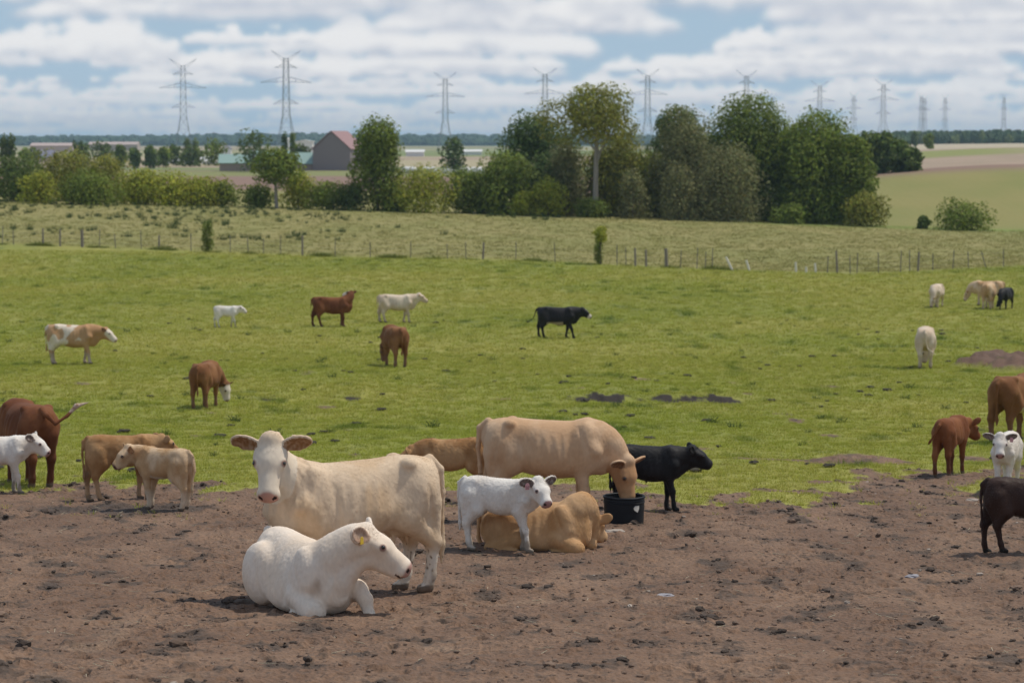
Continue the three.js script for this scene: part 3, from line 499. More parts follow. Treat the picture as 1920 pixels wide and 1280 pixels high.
    const w = (e * 0.8 + n3(p[0] * 70, p[1] * 36, p[2] * 70) * 0.5) * fluff * (inHead ? 0.35 : 1) * (legY > -1 && legY < 0.4 ? 0.4 : 1) + b * 0.0015 + (o.folds ? n3(p[0] * 15, p[1] * 2.3, p[2] * 15) * 0.02 * S(0.45, 0.7, p[0]) * S(0.7, 0.95, p[1]) * (inHead ? 0 : 1) : 0);
    const py = p[1] - sink, G = (v, r) => Math.exp(-((v / r) ** 2)), sidey = Math.abs(m.N[3 * i + 2]), rel = inHead ? 0 : (calf ? 0.55 : 1) * (
      -0.02 * G(p[0] / L - 0.36 - 0.12 * (py - 1), 0.045) * S(0.68, 0.8, py) * S(1.3, 1.15, py) * sidey
      - 0.018 * G(p[0] / L + 0.26 + 0.3 * (py - 0.95), 0.05) * S(0.64, 0.74, py) * S(1.2, 1.05, py) * sidey
      + 0.006 * Math.sin(p[0] * 46 + py * 5) * S(-0.2, -0.05, p[0]) * S(0.33, 0.26, p[0]) * S(0.8, 0.9, py) * S(1.28, 1.15, py) * sidey
      + 0.02 * G(p[0] / L + 0.47, 0.07) * G(py - 1.33, 0.06) * S(0.1, 0.16, Math.abs(p[2]))
      + 0.02 * G(p[0] / L - 0.75, 0.06) * G(py - 0.98, 0.07) * S(0.08, 0.14, Math.abs(p[2]))
      - 0.016 * G(p[0] / L - 0.56 + 0.45 * (py - 1.15), 0.03) * S(0.95, 1.05, py) * S(1.36, 1.28, py) * sidey
      + 0.012 * G(p[0] / L - 0.585, 0.05) * G(py - 1.34, 0.09) * S(0.02, 0.08, Math.abs(p[2]))
      - 0.014 * G(p[0] / L + 0.68 - 0.2 * (py - 0.9), 0.03) * S(0.72, 0.8, py) * S(1.2, 1.1, py) * sidey);
    for (let k = 0; k < 3; k++) m.P[3 * i + k] = (m.P[3 * i + k] + m.N[3 * i + k] * (w + rel)) * s;
  }
  const g = new THREE.BufferGeometry(); g.setAttribute('position', new THREE.BufferAttribute(m.P, 3)); g.setAttribute('color', new THREE.BufferAttribute(K, 3)); g.setIndex(m.I); g.computeVertexNormals();
  const hair = [];
  if (o.cell < 0.0165) {
    const R = rng(900 + (o.seed ?? 1)), cnt = o.cell < 0.0136 ? 26000 : 15000, nA = g.attributes.normal, up3 = new THREE.Vector3(0, 1, 0), dv = new THREE.Vector3(), col = new THREE.Color(), M = new THREE.Matrix4(), Q = new THREE.Quaternion();
    const im = new THREE.InstancedMesh(hairGeo, o.coat === 'black' || o.coat === 'darkbrown' ? hairDark : hairMat, cnt);
    for (let k = 0; k < cnt; k++) {
      let i = Math.floor(R() * n); for (let tr2 = 0; tr2 < 6; tr2++) { const q = sub(V(m.P[3 * i] / s, m.P[3 * i + 1] / s, m.P[3 * i + 2] / s), poll), hx = dot(q, hd) / hs; if (!(hx > 0.12 && hx < 0.6 && Math.hypot(dot(q, hu) / hs, dot(q, hz) / hs) < 0.24) && (lying || m.P[3 * i + 1] > 0.3 * s)) break; i = Math.floor(R() * n); }
      const nx = nA.getX(i), ny = nA.getY(i), nz2 = nA.getZ(i), cl = 0.16 + R() * 0.18; dv.set(nx * cl - 0.75 + (R() - 0.5) * 0.5, ny * cl - 0.75 + (R() - 0.5) * 0.5, nz2 * cl + (R() - 0.5) * 0.5); const dn = dv.x * nx + dv.y * ny + dv.z * nz2; dv.x += nx * (cl - dn); dv.y += ny * (cl - dn); dv.z += nz2 * (cl - dn); dv.normalize();
      const len = (calf ? 0.019 : 0.016) * mix(0.6, 1.4, R()); Q.setFromUnitVectors(up3, dv); M.compose(new THREE.Vector3(m.P[3 * i] - nx * 0.003, m.P[3 * i + 1] - ny * 0.003, m.P[3 * i + 2] - nz2 * 0.003), Q, new THREE.Vector3(len * 0.22, len, len * 0.22)); im.setMatrixAt(k, M); const v = mix(0.9, 1.12, R()); im.setColorAt(k, col.setRGB(K[3 * i] * v, K[3 * i + 1] * v, K[3 * i + 2] * v));
    }
    im.name = 'coat_hair'; im.userData.kind = 'stuff'; hair.push(im);
  }
  const root = new THREE.Group(); root.position.set(X, y0 - (lying ? 0.03 : 0), -Dd); root.rotation.y = th;
  part(root, 'body', g, o.coat === 'black' || o.coat === 'darkbrown' ? darkHide : hide);
  for (const h of hair) root.add(h);
  for (const q of [-1, 1]) { const e = part(root, 'eye', eyeGeo, eyeMat), c = mul(H(0.186, 0.045, q * 0.127), s); e.position.set(...c); e.scale.setScalar(0.0215 * hs * s); }
  if (o.tagged) {
    const r = ears[o.tagged.side > 0 ? 1 : 0], w = o.tagged.size ?? 0.05, sh = new THREE.Shape([new THREE.Vector2(-0.25, 0.5), new THREE.Vector2(0.25, 0.5), new THREE.Vector2(0.5, 0.1), new THREE.Vector2(0.5, -0.9), new THREE.Vector2(-0.5, -0.9), new THREE.Vector2(-0.5, 0.1)]);
    const tg = new THREE.ExtrudeGeometry(sh, { depth: 0.06, bevelEnabled: true, bevelSize: 0.04, bevelThickness: 0.03, bevelSegments: 1 }); tg.scale(w, w, w);
    const t = part(root, 'ear_tag', tg, o.tagged.mat); const c = mul(add(r.c, add(mul(r.nrm, 0.03 * hs), V(0, -0.035 * hs, 0))), s); t.position.set(...c); const nn = r.nrm; t.lookAt(new THREE.Vector3(...c).add(new THREE.Vector3(nn[0], 0, nn[2]))); t.rotation.z = 0;
    const zz = Math.atan2(nn[0], nn[2]); t.rotation.set(0, zz, 0);
    if (o.tagged.digits) { const dg = [], bx = (x, y, a, b) => { const q = new THREE.BoxGeometry(a * w, b * w, 0.02 * w); q.translate(x * w, y * w, 0.1 * w); dg.push(q); }; for (const x of [-0.2, 0.2]) { bx(x, -0.15, 0.2, 0.07); bx(x, -0.42, 0.2, 0.07); bx(x, -0.7, 0.2, 0.07); bx(x + 0.1, -0.28, 0.06, 0.25); bx(x - 0.1 * Math.sign(x), -0.56, 0.06, 0.25); } const k = part(t, 'tag_print', mergeGeometries(dg), tagInk); k.castShadow = false; }
  }
  return top(root, o.name ?? (calf ? 'calf' : 'cow'), o.label, calf ? 'calf' : 'cow', o.group);
}
const tagInk = new THREE.MeshStandardMaterial({ color: new THREE.Color().setRGB(0.03, 0.02, 0.03), roughness: 0.7 }); tagInk.name = 'tag_ink';

const HERD = 'cattle of the herd', side = [1, -0.35, 0.1];
// the group on the trampled earth
beast({ x: -1.62, d: 25.3, yaw: 204, hs: 1.08, folds: true, s: 1.035, coat: 'cream', cell: 0.0125, poll: [0.97, 1.6, -0.13], look: [-0.04, -0.86, 0.52], bend: [0.95, 1.32, -0.03], legs: [0.0, -0.1, 0.1, -0.03], udder: true, earUp: -0.02, mud: true, fat: 1.06, tail: [[-0.78, 1.36], [-0.9, 1.24, 0.02], [-0.93, 1.0, 0.02], [-0.92, 0.72, 0.02], [-0.92, 0.45, 0.02], [-0.92, 0.26, 0.02]], label: 'big cream cow standing and looking straight at the camera', group: HERD, seed: 1 });
beast({ x: -2.12, d: 23.95, yaw: -60, hs: 1.1, tuck: true, fat: 0.95, s: 0.93, coat: 'white', cell: 0.0125, lying: true, poll: [0.94, 1.47, -0.32], look: [0.84, -0.52, 0.13], bend: [1.04, 0.98, -0.22], foreL: 1, earUp: 0.08, earBack: 0.4, tagged: { side: 1, mat: tagYellow, size: 0.05 }, stain: [[0.72, 0.95, 0.14, 0.16, [0.33, 0.2, 0.12]]], label: 'white cow lying on the earth in profile in front of the cream cow', group: HERD, seed: 2 });
beast({ x: -0.17, d: 29.6, yaw: -18, s: 0.655, calf: 1, coat: 'calfwhite', cell: 0.011, poll: [0.98, 1.33, 0.2], look: [0.42, -0.62, 0.66], bend: [0.92, 1.25, 0.05], legs: [0.14, -0.04, 0.04, -0.05], earUp: 0.1, tagged: { side: 1, mat: tagPink, size: 0.055, digits: true }, label: 'white calf with a pink ear tag standing before the lying golden calf', group: HERD, seed: 3 });
beast({ x: 0.27, d: 29.9, yaw: -24, s: 0.8, coat: 'gold', cell: 0.013, lying: true, poll: [0.86, 1.04, -0.3], look: [0.4, -0.5, -0.75], bend: [0.9, 1.02, -0.15], earUp: 0.4, hs: 0.95, label: 'golden tan young cow lying down with its head turned away', group: HERD, seed: 4 });
beast({ x: 0.45, d: 33.2, yaw: -5, s: 1.0, coat: 'tan', cell: 0.0145, poll: [1.12, 0.79, 0.02], look: [0.17, -0.95, 0.14], bend: [1.02, 1.14, 0], legs: [0.0, -0.1, 0.05, -0.1], fat: 1.12, earUp: 0.1, label: 'heavy tan cow with its muzzle in the black feed tub', group: HERD, seed: 5 });
beast({ x: 1.95, d: 34.7, yaw: -4, s: 0.685, calf: 1, coat: 'black', cell: 0.016, poll: [1.12, 1.26, 0.02], look: [0.86, -0.5, 0.0], bend: [1.0, 1.18, 0], legs: [0.1, -0.06, 0.06, -0.06], sheath: true, earBack: 0.5, fat: 1.15, deep: 0.07, label: 'black calf standing behind the feed tub', group: HERD, seed: 6 });
beast({ x: -0.85, d: 36.0, yaw: 184, s: 0.70, calf: 1, coat: 'fawn', cell: 0.016, poll: [1.08, 1.1, 0.0], look: [-0.75, -0.6, -0.2], legs: [-0.16, 0.06, 0.0, 0.05], label: 'fawn calf half hidden between the cream cow and the tan cow', group: HERD, seed: 7 });
// by the left edge
beast({ x: -7.92, d: 39.3, yaw: 118, s: 0.97, coat: 'red', cell: 0.019, poll: [1.3, 1.05, -0.1], look: [-0.5, -0.7, -0.5], legs: [0.05, -0.05, 0.1, -0.1], tail: [[-0.78, 1.36], [-0.94, 1.28, 0.03], [-0.99, 1.14, 0.16], [-1.0, 1.26, 0.36], [-1.0, 1.42, 0.52], [-1.0, 1.47, 0.74]], whiteBrush: true, label: 'red brown cow at the left edge swishing its raised tail', group: HERD, seed: 8 });
beast({ x: -8.12, d: 37.6, yaw: 8, s: 0.655, calf: 1, coat: 'calfwhite', cell: 0.016, poll: [1.08, 1.28, 0.0], look: [0.82, -0.56, 0.1], legs: [0.1, -0.05, 0.05, -0.05], earBack: 0.5, label: 'woolly white calf at the left edge beside the red brown cow', group: HERD, seed: 9 });
beast({ x: -5.98, d: 36.5, yaw: 14, s: 0.70, calf: 1, coat: 'fawn', cell: 0.016, poll: [1.06, 1.24, 0.0], look: [0.72, -0.5, -0.5], legs: [0.1, -0.06, 0.12, -0.1], sheath: true, tagged: { side: 1, mat: tagYellow, size: 0.04 }, label: 'brown fawn calf standing behind the paler calf', group: HERD, seed: 10 });
beast({ x: -5.02, d: 34.75, yaw: 146, s: 0.655, calf: 1, coat: 'palefawn', cell: 0.0145, poll: [1.1, 1.28, -0.16], look: [-0.72, -0.66, 0.32], bend: [0.95, 1.28, -0.05], legs: [0.06, -0.08, 0.08, -0.02], tagged: { side: 1, mat: tagRed, size: 0.055 }, belly: [0.62, 0.52, 0.42], label: 'pale fawn calf with a maroon ear tag nuzzling the brown calf', group: HERD, seed: 11 });
// by the right edge
beast({ x: 10.75, d: 51.2, yaw: 52, s: 1.0, coat: 'chestnut', cell: 0.024, poll: [1.15, 1.1, 0], look: [0.6, -0.6, -0.4], belly: [0.6, 0.5, 0.42], legs: [0.05, -0.05, 0.08, -0.08], label: 'chestnut cow at the right edge seen from behind', group: HERD, seed: 12 });
beast({ x: 7.55, d: 41.3, yaw: 60, s: 0.71, calf: 1, coat: 'redcalf', cell: 0.018, poll: [1.06, 1.15, 0.12], look: [0.6, -0.6, -0.4], earUp: 0.45, legs: [0.05, -0.05, 0.12, -0.1], belly: [0.5, 0.36, 0.27], tail: [[-0.78, 1.36], [-0.93, 1.27], [-0.98, 1.05, -0.1], [-1.0, 0.88, -0.2], [-1.0, 0.76, -0.28]], label: 'red calf walking away on the edge of the grass at right', group: HERD, seed: 13 });
beast({ x: 7.83, d: 37.9, yaw: -112, s: 0.655, calf: 1, coat: 'calfwhite', cell: 0.016, poll: [0.98, 1.38, 0.02], look: [-0.12, -0.75, 0.65], bend: [0.92, 1.28, 0], earUp: 0.1, tagged: { side: -1, mat: tagPink, size: 0.05 }, label: 'white calf facing the camera behind the dark brown calf', group: HERD, seed: 14 });
beast({ x: 6.2, d: 28.95, yaw: -6, s: 0.655, deep: 0.05, calf: 1, coat: 'darkbrown', cell: 0.015, poll: [1.3, 1.25, 0], look: [0.86, -0.5, 0.1], legs: [0.05, -0.05, 0.16, -0.12], label: 'dark brown calf cut off by the lower right edge', group: HERD, seed: 15 });
// out on the pasture
beast({ x: -15.75, d: 86, yaw: -4, s: 1.02, coat: 'pied', cell: 0.036, poll: [1.22, 1.18, 0], look: [0.8, -0.6, 0.1], whiteFace: 1, earBack: 0.5, legs: [0.12, -0.14, 0.04, -0.02], label: 'tan and white patched cow standing far left on the pasture', group: HERD, seed: 16 });
beast({ x: -8.2, d: 64.2, yaw: 82, s: 0.86, coat: 'chestnut', cell: 0.03, poll: [1.1, 0.6, 0.36], look: [0.2, -0.95, 0.1], bend: [1.1, 1.05, 0.16], whiteFace: 2, legs: [0.06, -0.05, 0.1, -0.06], label: 'white faced chestnut cow grazing on the left side of the pasture', group: HERD, seed: 17 });
beast({ x: -13.55, d: 114, yaw: 2, s: 0.74, calf: 1, coat: 'calfwhite', cell: 0.036, poll: [1.1, 1.26, 0], look: [0.85, -0.5, 0], legs: [0.14, -0.16, 0.14, -0.14], label: 'white calf walking alone across the far pasture', group: HERD, seed: 18 });
beast({ x: -8.65, d: 115, yaw: 4, s: 1.02, coat: 'red', cell: 0.04, poll: [0.95, 1.55, -0.2], look: [-0.75, -0.1, -0.6], bend: [1.05, 1.45, -0.02], whiteFace: 3, legs: [0.02, -0.08, 0.2, -0.18], label: 'red brown cow with a white face looking back over its shoulder', group: HERD, seed: 19 });
beast({ x: -5.75, d: 119, yaw: 4, s: 1.0, coat: 'pale', cell: 0.04, poll: [1.16, 1.34, 0], look: [0.86, -0.5, 0], legs: [0.1, -0.16, 0.14, -0.12], label: 'pale cow walking right beside the red brown cow on the pasture', group: HERD, seed: 20 });
beast({ x: -4.15, d: 85.4, yaw: 108, s: 1.02, coat: 'chestnut', cell: 0.034, poll: [1.2, 0.6, -0.1], look: [-0.1, -0.95, 0], bend: [1.22, 1.1, -0.05], legs: [0.05, -0.05, 0.06, -0.04], label: 'chestnut cow grazing with its back to the camera mid pasture', group: HERD, seed: 21 });
beast({ x: 2.0, d: 108, yaw: -4, s: 1.0, coat: 'black', cell: 0.038, poll: [1.16, 1.26, 0], look: [0.82, -0.57, 0], whiteMuzzle: true, belly: [0.4, 0.33, 0.28], legs: [0.2, -0.14, 0.1, -0.14], tail: [[-0.78, 1.36], [-0.92, 1.26], [-1.0, 0.98], [-1.12, 0.82], [-1.3, 0.72], [-1.45, 0.7]], label: 'black cow with a white muzzle standing on the pasture', group: HERD, seed: 22 });
beast({ x: 14.75, d: 85.8, yaw: 80, s: 1.02, coat: 'pale', cell: 0.034, poll: [1.2, 0.6, -0.05], look: [-0.1, -0.95, 0], bend: [1.22, 1.1, 0], legs: [0.05, -0.05, 0.05, -0.05], tail: [[-0.78, 1.36], [-0.92, 1.27], [-0.95, 1.0, 0.02], [-0.96, 0.76, 0.08], [-0.98, 0.62, 0.24], [-1.0, 0.54, 0.4]], label: 'pale cow grazing with its back turned and tail swung right', group: HERD, seed: 23 });
beast({ x: 23.8, d: 135, yaw: -112, s: 0.92, coat: 'pale', cell: 0.04, poll: [1.15, 0.6, 0], look: [-0.3, -0.9, 0.2], bend: [1.2, 1.08, 0], label: 'pale cow grazing alone towards the camera at far right', group: HERD, seed: 24 });
beast({ x: 26.4, d: 133.5, yaw: 72, s: 1.02, coat: 'palefawn', cell: 0.04, poll: [1.15, 0.6, 0], look: [0.1, -0.9, 0], bend: [1.2, 1.08, 0], label: 'fawn cow seen from behind next to the black calf at far right', group: HERD, seed: 25 });
beast({ x: 27.1, d: 137, yaw: 158, s: 1.0, coat: 'palefawn', cell: 0.04, poll: [1.2, 0.75, 0], look: [-0.4, -0.85, 0], bend: [1.2, 1.1, 0], label: 'fawn cow grazing leftwards behind the other fawn cow at far right', group: HERD, seed: 26 });
beast({ x: 27.3, d: 133.2, yaw: 240, s: 0.84, coat: 'black', cell: 0.04, poll: [1.15, 0.7, 0], look: [-0.5, -0.85, 0.1], bend: [1.2, 1.1, 0], label: 'black cow grazing beside the fawn cows at far right', group: HERD, seed: 27 });

// the feed tub
{
  const m = new THREE.MeshPhysicalMaterial({ color: new THREE.Color().setRGB(0.012, 0.014, 0.019), roughness: 0.5, specularIntensity: 0.4 }); m.name = 'black_plastic';
  const w = new THREE.MeshStandardMaterial({ color: new THREE.Color().setRGB(0.62, 0.6, 0.56), roughness: 0.8 }); w.name = 'worn_paper_label';
  const root = new THREE.Group(), x = 1.55, d = 33.08; root.position.set(x, groundY(x, d) - 0.02, -d);
  part(root, 'drum', new THREE.LatheGeometry([[0.0, 0.02], [0.262, 0.0], [0.272, 0.02], [0.276, 0.16], [0.272, 0.17], [0.279, 0.18], [0.28, 0.30], [0.277, 0.31], [0.283, 0.322], [0.283, 0.36], [0.262, 0.36], [0.255, 0.05], [0.0, 0.045]].map((p) => new THREE.Vector2(...p)), 48), m);
  part(root, 'rim', new THREE.TorusGeometry(0.277, 0.018, 10, 48).rotateX(Math.PI / 2).translate(0, 0.372, 0), m);
  part(root, 'rib', new THREE.TorusGeometry(0.281, 0.009, 8, 48).rotateX(Math.PI / 2).translate(0, 0.305, 0), m);
  const fd = new THREE.MeshStandardMaterial({ color: new THREE.Color().setRGB(0.2, 0.14, 0.08), roughness: 0.95 }); fd.name = 'feed'; part(root, 'feed', new THREE.CylinderGeometry(0.255, 0.255, 0.02, 32).translate(0, 0.12, 0), fd);
  // torn label wrapped on the drum
  const P = [], I = [], outline = [[-0.055, 0.02], [-0.03, 0.05], [0.045, 0.052], [0.04, 0.0], [0.012, -0.045], [-0.012, -0.025], [-0.04, -0.01]], aim = 0.62; P.push(Math.sin(aim) * 0.2835, 0.225, Math.cos(aim) * 0.2835);
  outline.forEach(([u, v]) => { const a = aim + u / 0.2835; P.push(Math.sin(a) * 0.2835, 0.225 + v, Math.cos(a) * 0.2835); }); for (let i = 0; i < outline.length; i++) I.push(0, 1 + (i + 1) % outline.length, 1 + i);
  const g = new THREE.BufferGeometry(); g.setAttribute('position', new THREE.Float32BufferAttribute(P, 3)); g.setIndex(I); g.computeVertexNormals(); part(root, 'label_scrap', g, w).userData.label = 'torn white paper label';
  top(root, 'feed_tub', 'round black plastic feed tub with a torn white label', 'tub');
}

// ---------- trees and bushes ----------
const leafMat = new THREE.MeshPhysicalMaterial({ vertexColors: true, roughness: 0.85, transmission: 0.35, thickness: 0, specularIntensity: 0.3, side: THREE.DoubleSide }); leafMat.name = 'leaves';
const barkMat = new THREE.MeshStandardMaterial({ color: new THREE.Color().setRGB(0.15, 0.115, 0.09), roughness: 0.95 }), greyBark = new THREE.MeshStandardMaterial({ color: new THREE.Color().setRGB(0.26, 0.235, 0.21), roughness: 0.95 }); barkMat.name = 'bark'; greyBark.name = 'grey_bark';
const TONES = { dark: [0.115, 0.16, 0.03], mid: [0.17, 0.215, 0.03], bright: [0.33, 0.345, 0.038], olive: [0.25, 0.25, 0.04], grey: [0.215, 0.215, 0.085], deep: [0.095, 0.14, 0.034] };
function limb(a, b, ra, rb, n = 7) { const v = new THREE.Vector3().subVectors(b, a), g = new THREE.CylinderGeometry(rb, ra, v.length(), n, 1, true); g.translate(0, v.length() / 2, 0); g.applyQuaternion(new THREE.Quaternion().setFromUnitVectors(new THREE.Vector3(0, 1, 0), v.normalize())); g.translate(a.x, a.y, a.z); return g; }
function plant(o) {
  const { x, d, tone, seed } = o, w = o.w * (o.wide ?? 1.28), y0 = landY(x, d), h = o.top - y0, R = rng(seed * 7919 + 13), root = new THREE.Group(); root.position.set(x, y0 - 0.1, -d);
  const low = o.low ?? 0.05, cb = h * low, ch = h - cb, lobes = [], n = o.lobes ?? 9, open = o.open ?? 1;
  const profile = o.profile ?? ((t) => Math.sqrt(Math.max(0.05, 1 - (2 * t - 0.85) ** 2 * 0.9)));
  for (let i = 0; i < n; i++) {
    const t = (i + 0.3 + R() * 0.5) / n, a = i * 2.4 + R() * 1.2, lr = Math.max(w * mix(0.19, 0.29, R()) * (o.lobe ?? 1), 0.3), rr = Math.max(0, w / 2 * profile(t) - lr * 0.75) * mix(0.5, 1.05, R());
    lobes.push({ c: V(Math.cos(a) * rr, cb + Math.min(ch - lr * 0.8, Math.max(lr * (low > 0.15 ? 0.8 : 0.3), ch * t)), Math.sin(a) * rr), r: V(lr * mix(0.9, 1.2, R()), lr * mix(0.75, 1.1, R()) * (o.tall ?? 1), lr * mix(0.9, 1.2, R())), k: mix(0.78, 1.25, R()) });
  }
  lobes.push({ c: V(0, h - w * 0.2 * (o.tall ?? 1), 0), r: V(w * 0.22, w * 0.2 * (o.tall ?? 1), w * 0.22), k: 1.1 }); if (open >= 0.9) lobes.push({ c: V(0, cb + ch * 0.45, 0), r: V(w * 0.3, ch * 0.42, w * 0.3), k: 0.9 });
  const count = Math.round((o.count ?? w * ch * 52) * open * (d < 400 ? 2.1 : 1)), s0 = (o.leaf ?? 0.36) * (d < 400 ? 0.62 : 1), P = [], K = [], tot = lobes.reduce((q, l) => q + l.r[0] * l.r[1], 0);
  for (const l of lobes) {
    const m = Math.round(count * l.r[0] * l.r[1] / tot);
    for (let i = 0; i < m; i++) {
      const u = R() * 2 - 1, a = R() * 6.283, q = Math.sqrt(1 - u * u), dir = V(Math.cos(a) * q, u, Math.sin(a) * q), rr = mix(0.55, 1.08, R() ** 0.5) * (1 + 0.25 * n3(dir[0] * 2 + seed, dir[1] * 2, dir[2] * 2 + l.c[1]));
      const c = V(l.c[0] + dir[0] * l.r[0] * rr, l.c[1] + dir[1] * l.r[1] * rr, l.c[2] + dir[2] * l.r[2] * rr); if (c[1] < 0.05) continue;
      const nv = norm(V(dir[0] * 0.8 + (R() - 0.5) * 1.7, dir[1] * 0.8 + 0.35 + (R() - 0.5) * 1.7, dir[2] * 0.8 + (R() - 0.5) * 1.7)), e1 = norm(cross(nv, V(R() - 0.5, (R() - 0.5) * 0.8 - (o.droop ?? 0), R() - 0.5))), e2 = cross(nv, e1), s = s0 * mix(0.55, 1.25, R()), lk = l.k * mix(0.75, 1.3, R()), t = TONES[tone].map((v, j) => v * lk * (j === 0 ? mix(0.85, 1.12, R()) : 1));
      const A = add(c, mul(e1, s)), Bq = add(c, mul(e2, s * 0.62)), Cq = add(c, mul(e1, -s * 0.85)), Dq = add(add(c, mul(e2, -s * 0.6)), mul(e1, s * 0.15));
      P.push(...A, ...Bq, ...Cq, ...A, ...Cq, ...Dq); for (let j = 0; j < 6; j++) K.push(...t);
    }
  }
  const g = new THREE.BufferGeometry(); g.setAttribute('position', new THREE.Float32BufferAttribute(P, 3)); g.setAttribute('color', new THREE.Float32BufferAttribute(K, 3)); g.computeVertexNormals();
  part(root, o.bush ? 'foliage' : 'crown', g, leafMat);
  const tr = o.trunk ?? Math.max(0.06, h * 0.018), geos = [], p = new THREE.Vector3(0, -0.2, 0), lean = (R() - 0.5) * 0.06 * h, q = new THREE.Vector3(lean, cb + ch * 0.35, 0); geos.push(limb(p, q, tr * 1.25, tr * 0.8)); geos.push(limb(q, new THREE.Vector3(lean * 1.3, cb + ch * 0.8, 0), tr * 0.8, tr * 0.3));
  if (!o.bush) for (const l of lobes.slice(0, 7)) { const t = mix(0.45, 1, R()); geos.push(limb(new THREE.Vector3(lean * t, Math.min((cb + ch * 0.35) * t, l.c[1]), 0), new THREE.Vector3(...l.c), tr * 0.45, tr * 0.12, 5)); }
  part(root, o.bush ? 'stem' : 'trunk', mergeGeometries(geos), o.bark ?? barkMat);
  return top(root, o.name, o.label, o.category ?? (o.bush ? 'bush' : 'tree'), o.group);
}
let sd = 1;
const hedge = 'bushes along the edge of the far field';
[
  [-62.8, 306, 6.9, 7.1, 'dark', 'dark green bush at the left edge of the hedge'],
  [-58.7, 300, 5.5, 4.1, 'bright', 'small yellow green bush in front of the left hedge'],
  [-52.5, 298, 5.7, 7.1, 'mid', 'broad round dark bush standing foremost in the left hedge'],
  [-57.7, 312, 8.0, 8.3, 'olive', 'tallest olive bush rising at the back of the left hedge'],
  [-52.2, 310, 7.5, 6.5, 'olive', 'olive bush just right of the tallest bush in the left hedge'],
  [-46.7, 304, 5.7, 5.4, 'bright', 'light green bush right of the broad round bush'],
  [-42.8, 303, 5.4, 7.0, 'bright', 'wide light green bush in the middle of the left hedge'],
  [-39.2, 304, 4.9, 6.0, 'bright', 'light green bush near the right end of the left hedge'],
  [-36.7, 306, 4.2, 4.1, 'mid', 'low bush that ends the left hedge beside the ploughed field'],
  [-32.2, 305, 3.9, 4.7, 'mid', 'low green bush left of the small pale trunked tree'],
  [-27.0, 306, 5.4, 4.7, 'bright', 'light green bush right of the small pale trunked tree'],
  [-23.4, 305, 4.3, 6.1, 'mid', 'low wide bush below the grey barn'],
  [-20.4, 304, 3.9, 4.0, 'dark', 'dark low bush at the left foot of the pointed tree'],
  [-14.7, 303, 3.4, 3.3, 'mid', 'low bush between the pointed tree and the yellow bush'],
  [-10.9, 301, 6.1, 6.6, 'bright', 'large yellow green bush right of the pointed tree'],
  [-6.2, 304, 5.7, 5.0, 'mid', 'green bush right of the large yellow green bush'],
  [1.7, 300, 3.0, 3.3, 'bright', 'small yellow bush at the foot of the dark tall tree'],
  [4.5, 300, 4.6, 4.0, 'bright', 'upright yellow green bush left of the tall bare trunked tree'],
  [9.9, 299, 2.2, 4.0, 'mid', 'low bush round the foot of the tall bare trunked tree'],
  [34.0, 297, 1.4, 3.9, 'mid', 'low bush before the big dark trees at right'],
  [43.2, 296, 2.9, 5.1, 'olive', 'rounded bush at the right end of the wood'],
  [54.8, 294, 1.9, 7.0, 'mid', 'broad bush standing alone on the right slope'],
  [50.1, 294, 0.2, 1.4, 'dark', 'tiny bush just left of the lone broad bush'],
].forEach(([x, d, tp, w, tone, label]) => plant({ name: 'bush', bush: true, x, d, top: tp, w, tone, label, group: hedge, seed: sd++, lobes: 10, low: 0.0, leaf: 0.3, count: Math.max(900, w * (tp + 2) * 46 + (tp < 3.5 ? 700 : 0)) }));
const wood = 'trees of the wood across the field';
plant({ name: 'broadleaf_tree', x: -29.5, d: 303, top: 8.4, w: 5.8, tone: 'mid', low: 0.42, lobes: 9, label: 'small tree with a pale bare trunk left of the barn', group: wood, seed: sd++, bark: greyBark, trunk: 0.2 });
plant({ name: 'broadleaf_tree', x: -16.8, d: 304, top: 11.5, w: 7.6, tone: 'mid', low: 0.04, lobes: 14, tall: 1.2, label: 'pointed green tree right of the grey barn', group: wood, seed: sd++, profile: (t) => 1.02 - 0.75 * t });
plant({ name: 'broadleaf_tree', x: -0.8, d: 304, top: 7.7, w: 7.6, tone: 'mid', low: 0.02, lobes: 12, label: 'rounded mid green tree at the left end of the wood', group: wood, seed: sd++ });
plant({ name: 'broadleaf_tree', x: 3.0, d: 314, top: 12.6, w: 9.0, tone: 'deep', low: 0.05, lobes: 14, label: 'dark green tree left of the tall bare trunked tree', group: wood, seed: sd++ });
plant({ name: 'broadleaf_tree', x: 10.3, d: 300, top: 15.9, w: 10.8, tone: 'olive', low: 0.58, lobes: 17, lobe: 0.72, open: 0.62, leaf: 0.33, count: 7600, trunk: 0.3, bark: greyBark, label: 'tall tree with a long bare trunk and airy crown', group: wood, seed: sd++ });
plant({ name: 'broadleaf_tree', x: 21.7, d: 322, top: 13.6, w: 6.9, tone: 'dark', low: 0.1, lobes: 12, label: 'round topped dark tree behind the grey willows', group: wood, seed: sd++ });
plant({ name: 'broadleaf_tree', x: 30.8, d: 311, top: 14.6, w: 11.6, tone: 'mid', low: 0.05, lobes: 20, tall: 1.15, label: 'tallest dark tree in the right part of the wood', group: wood, seed: sd++ });
plant({ name: 'broadleaf_tree', x: 38.1, d: 304, top: 12.3, w: 11.0, tone: 'mid', low: 0.02, lobes: 20, label: 'massive green tree near the right end of the wood', group: wood, seed: sd++ });
plant({ name: 'broadleaf_tree', x: 42.4, d: 301, top: 9.9, w: 5.6, tone: 'mid', low: 0.25, lobes: 11, label: 'overhanging tree at the right end of the wood', group: wood, seed: sd++ });
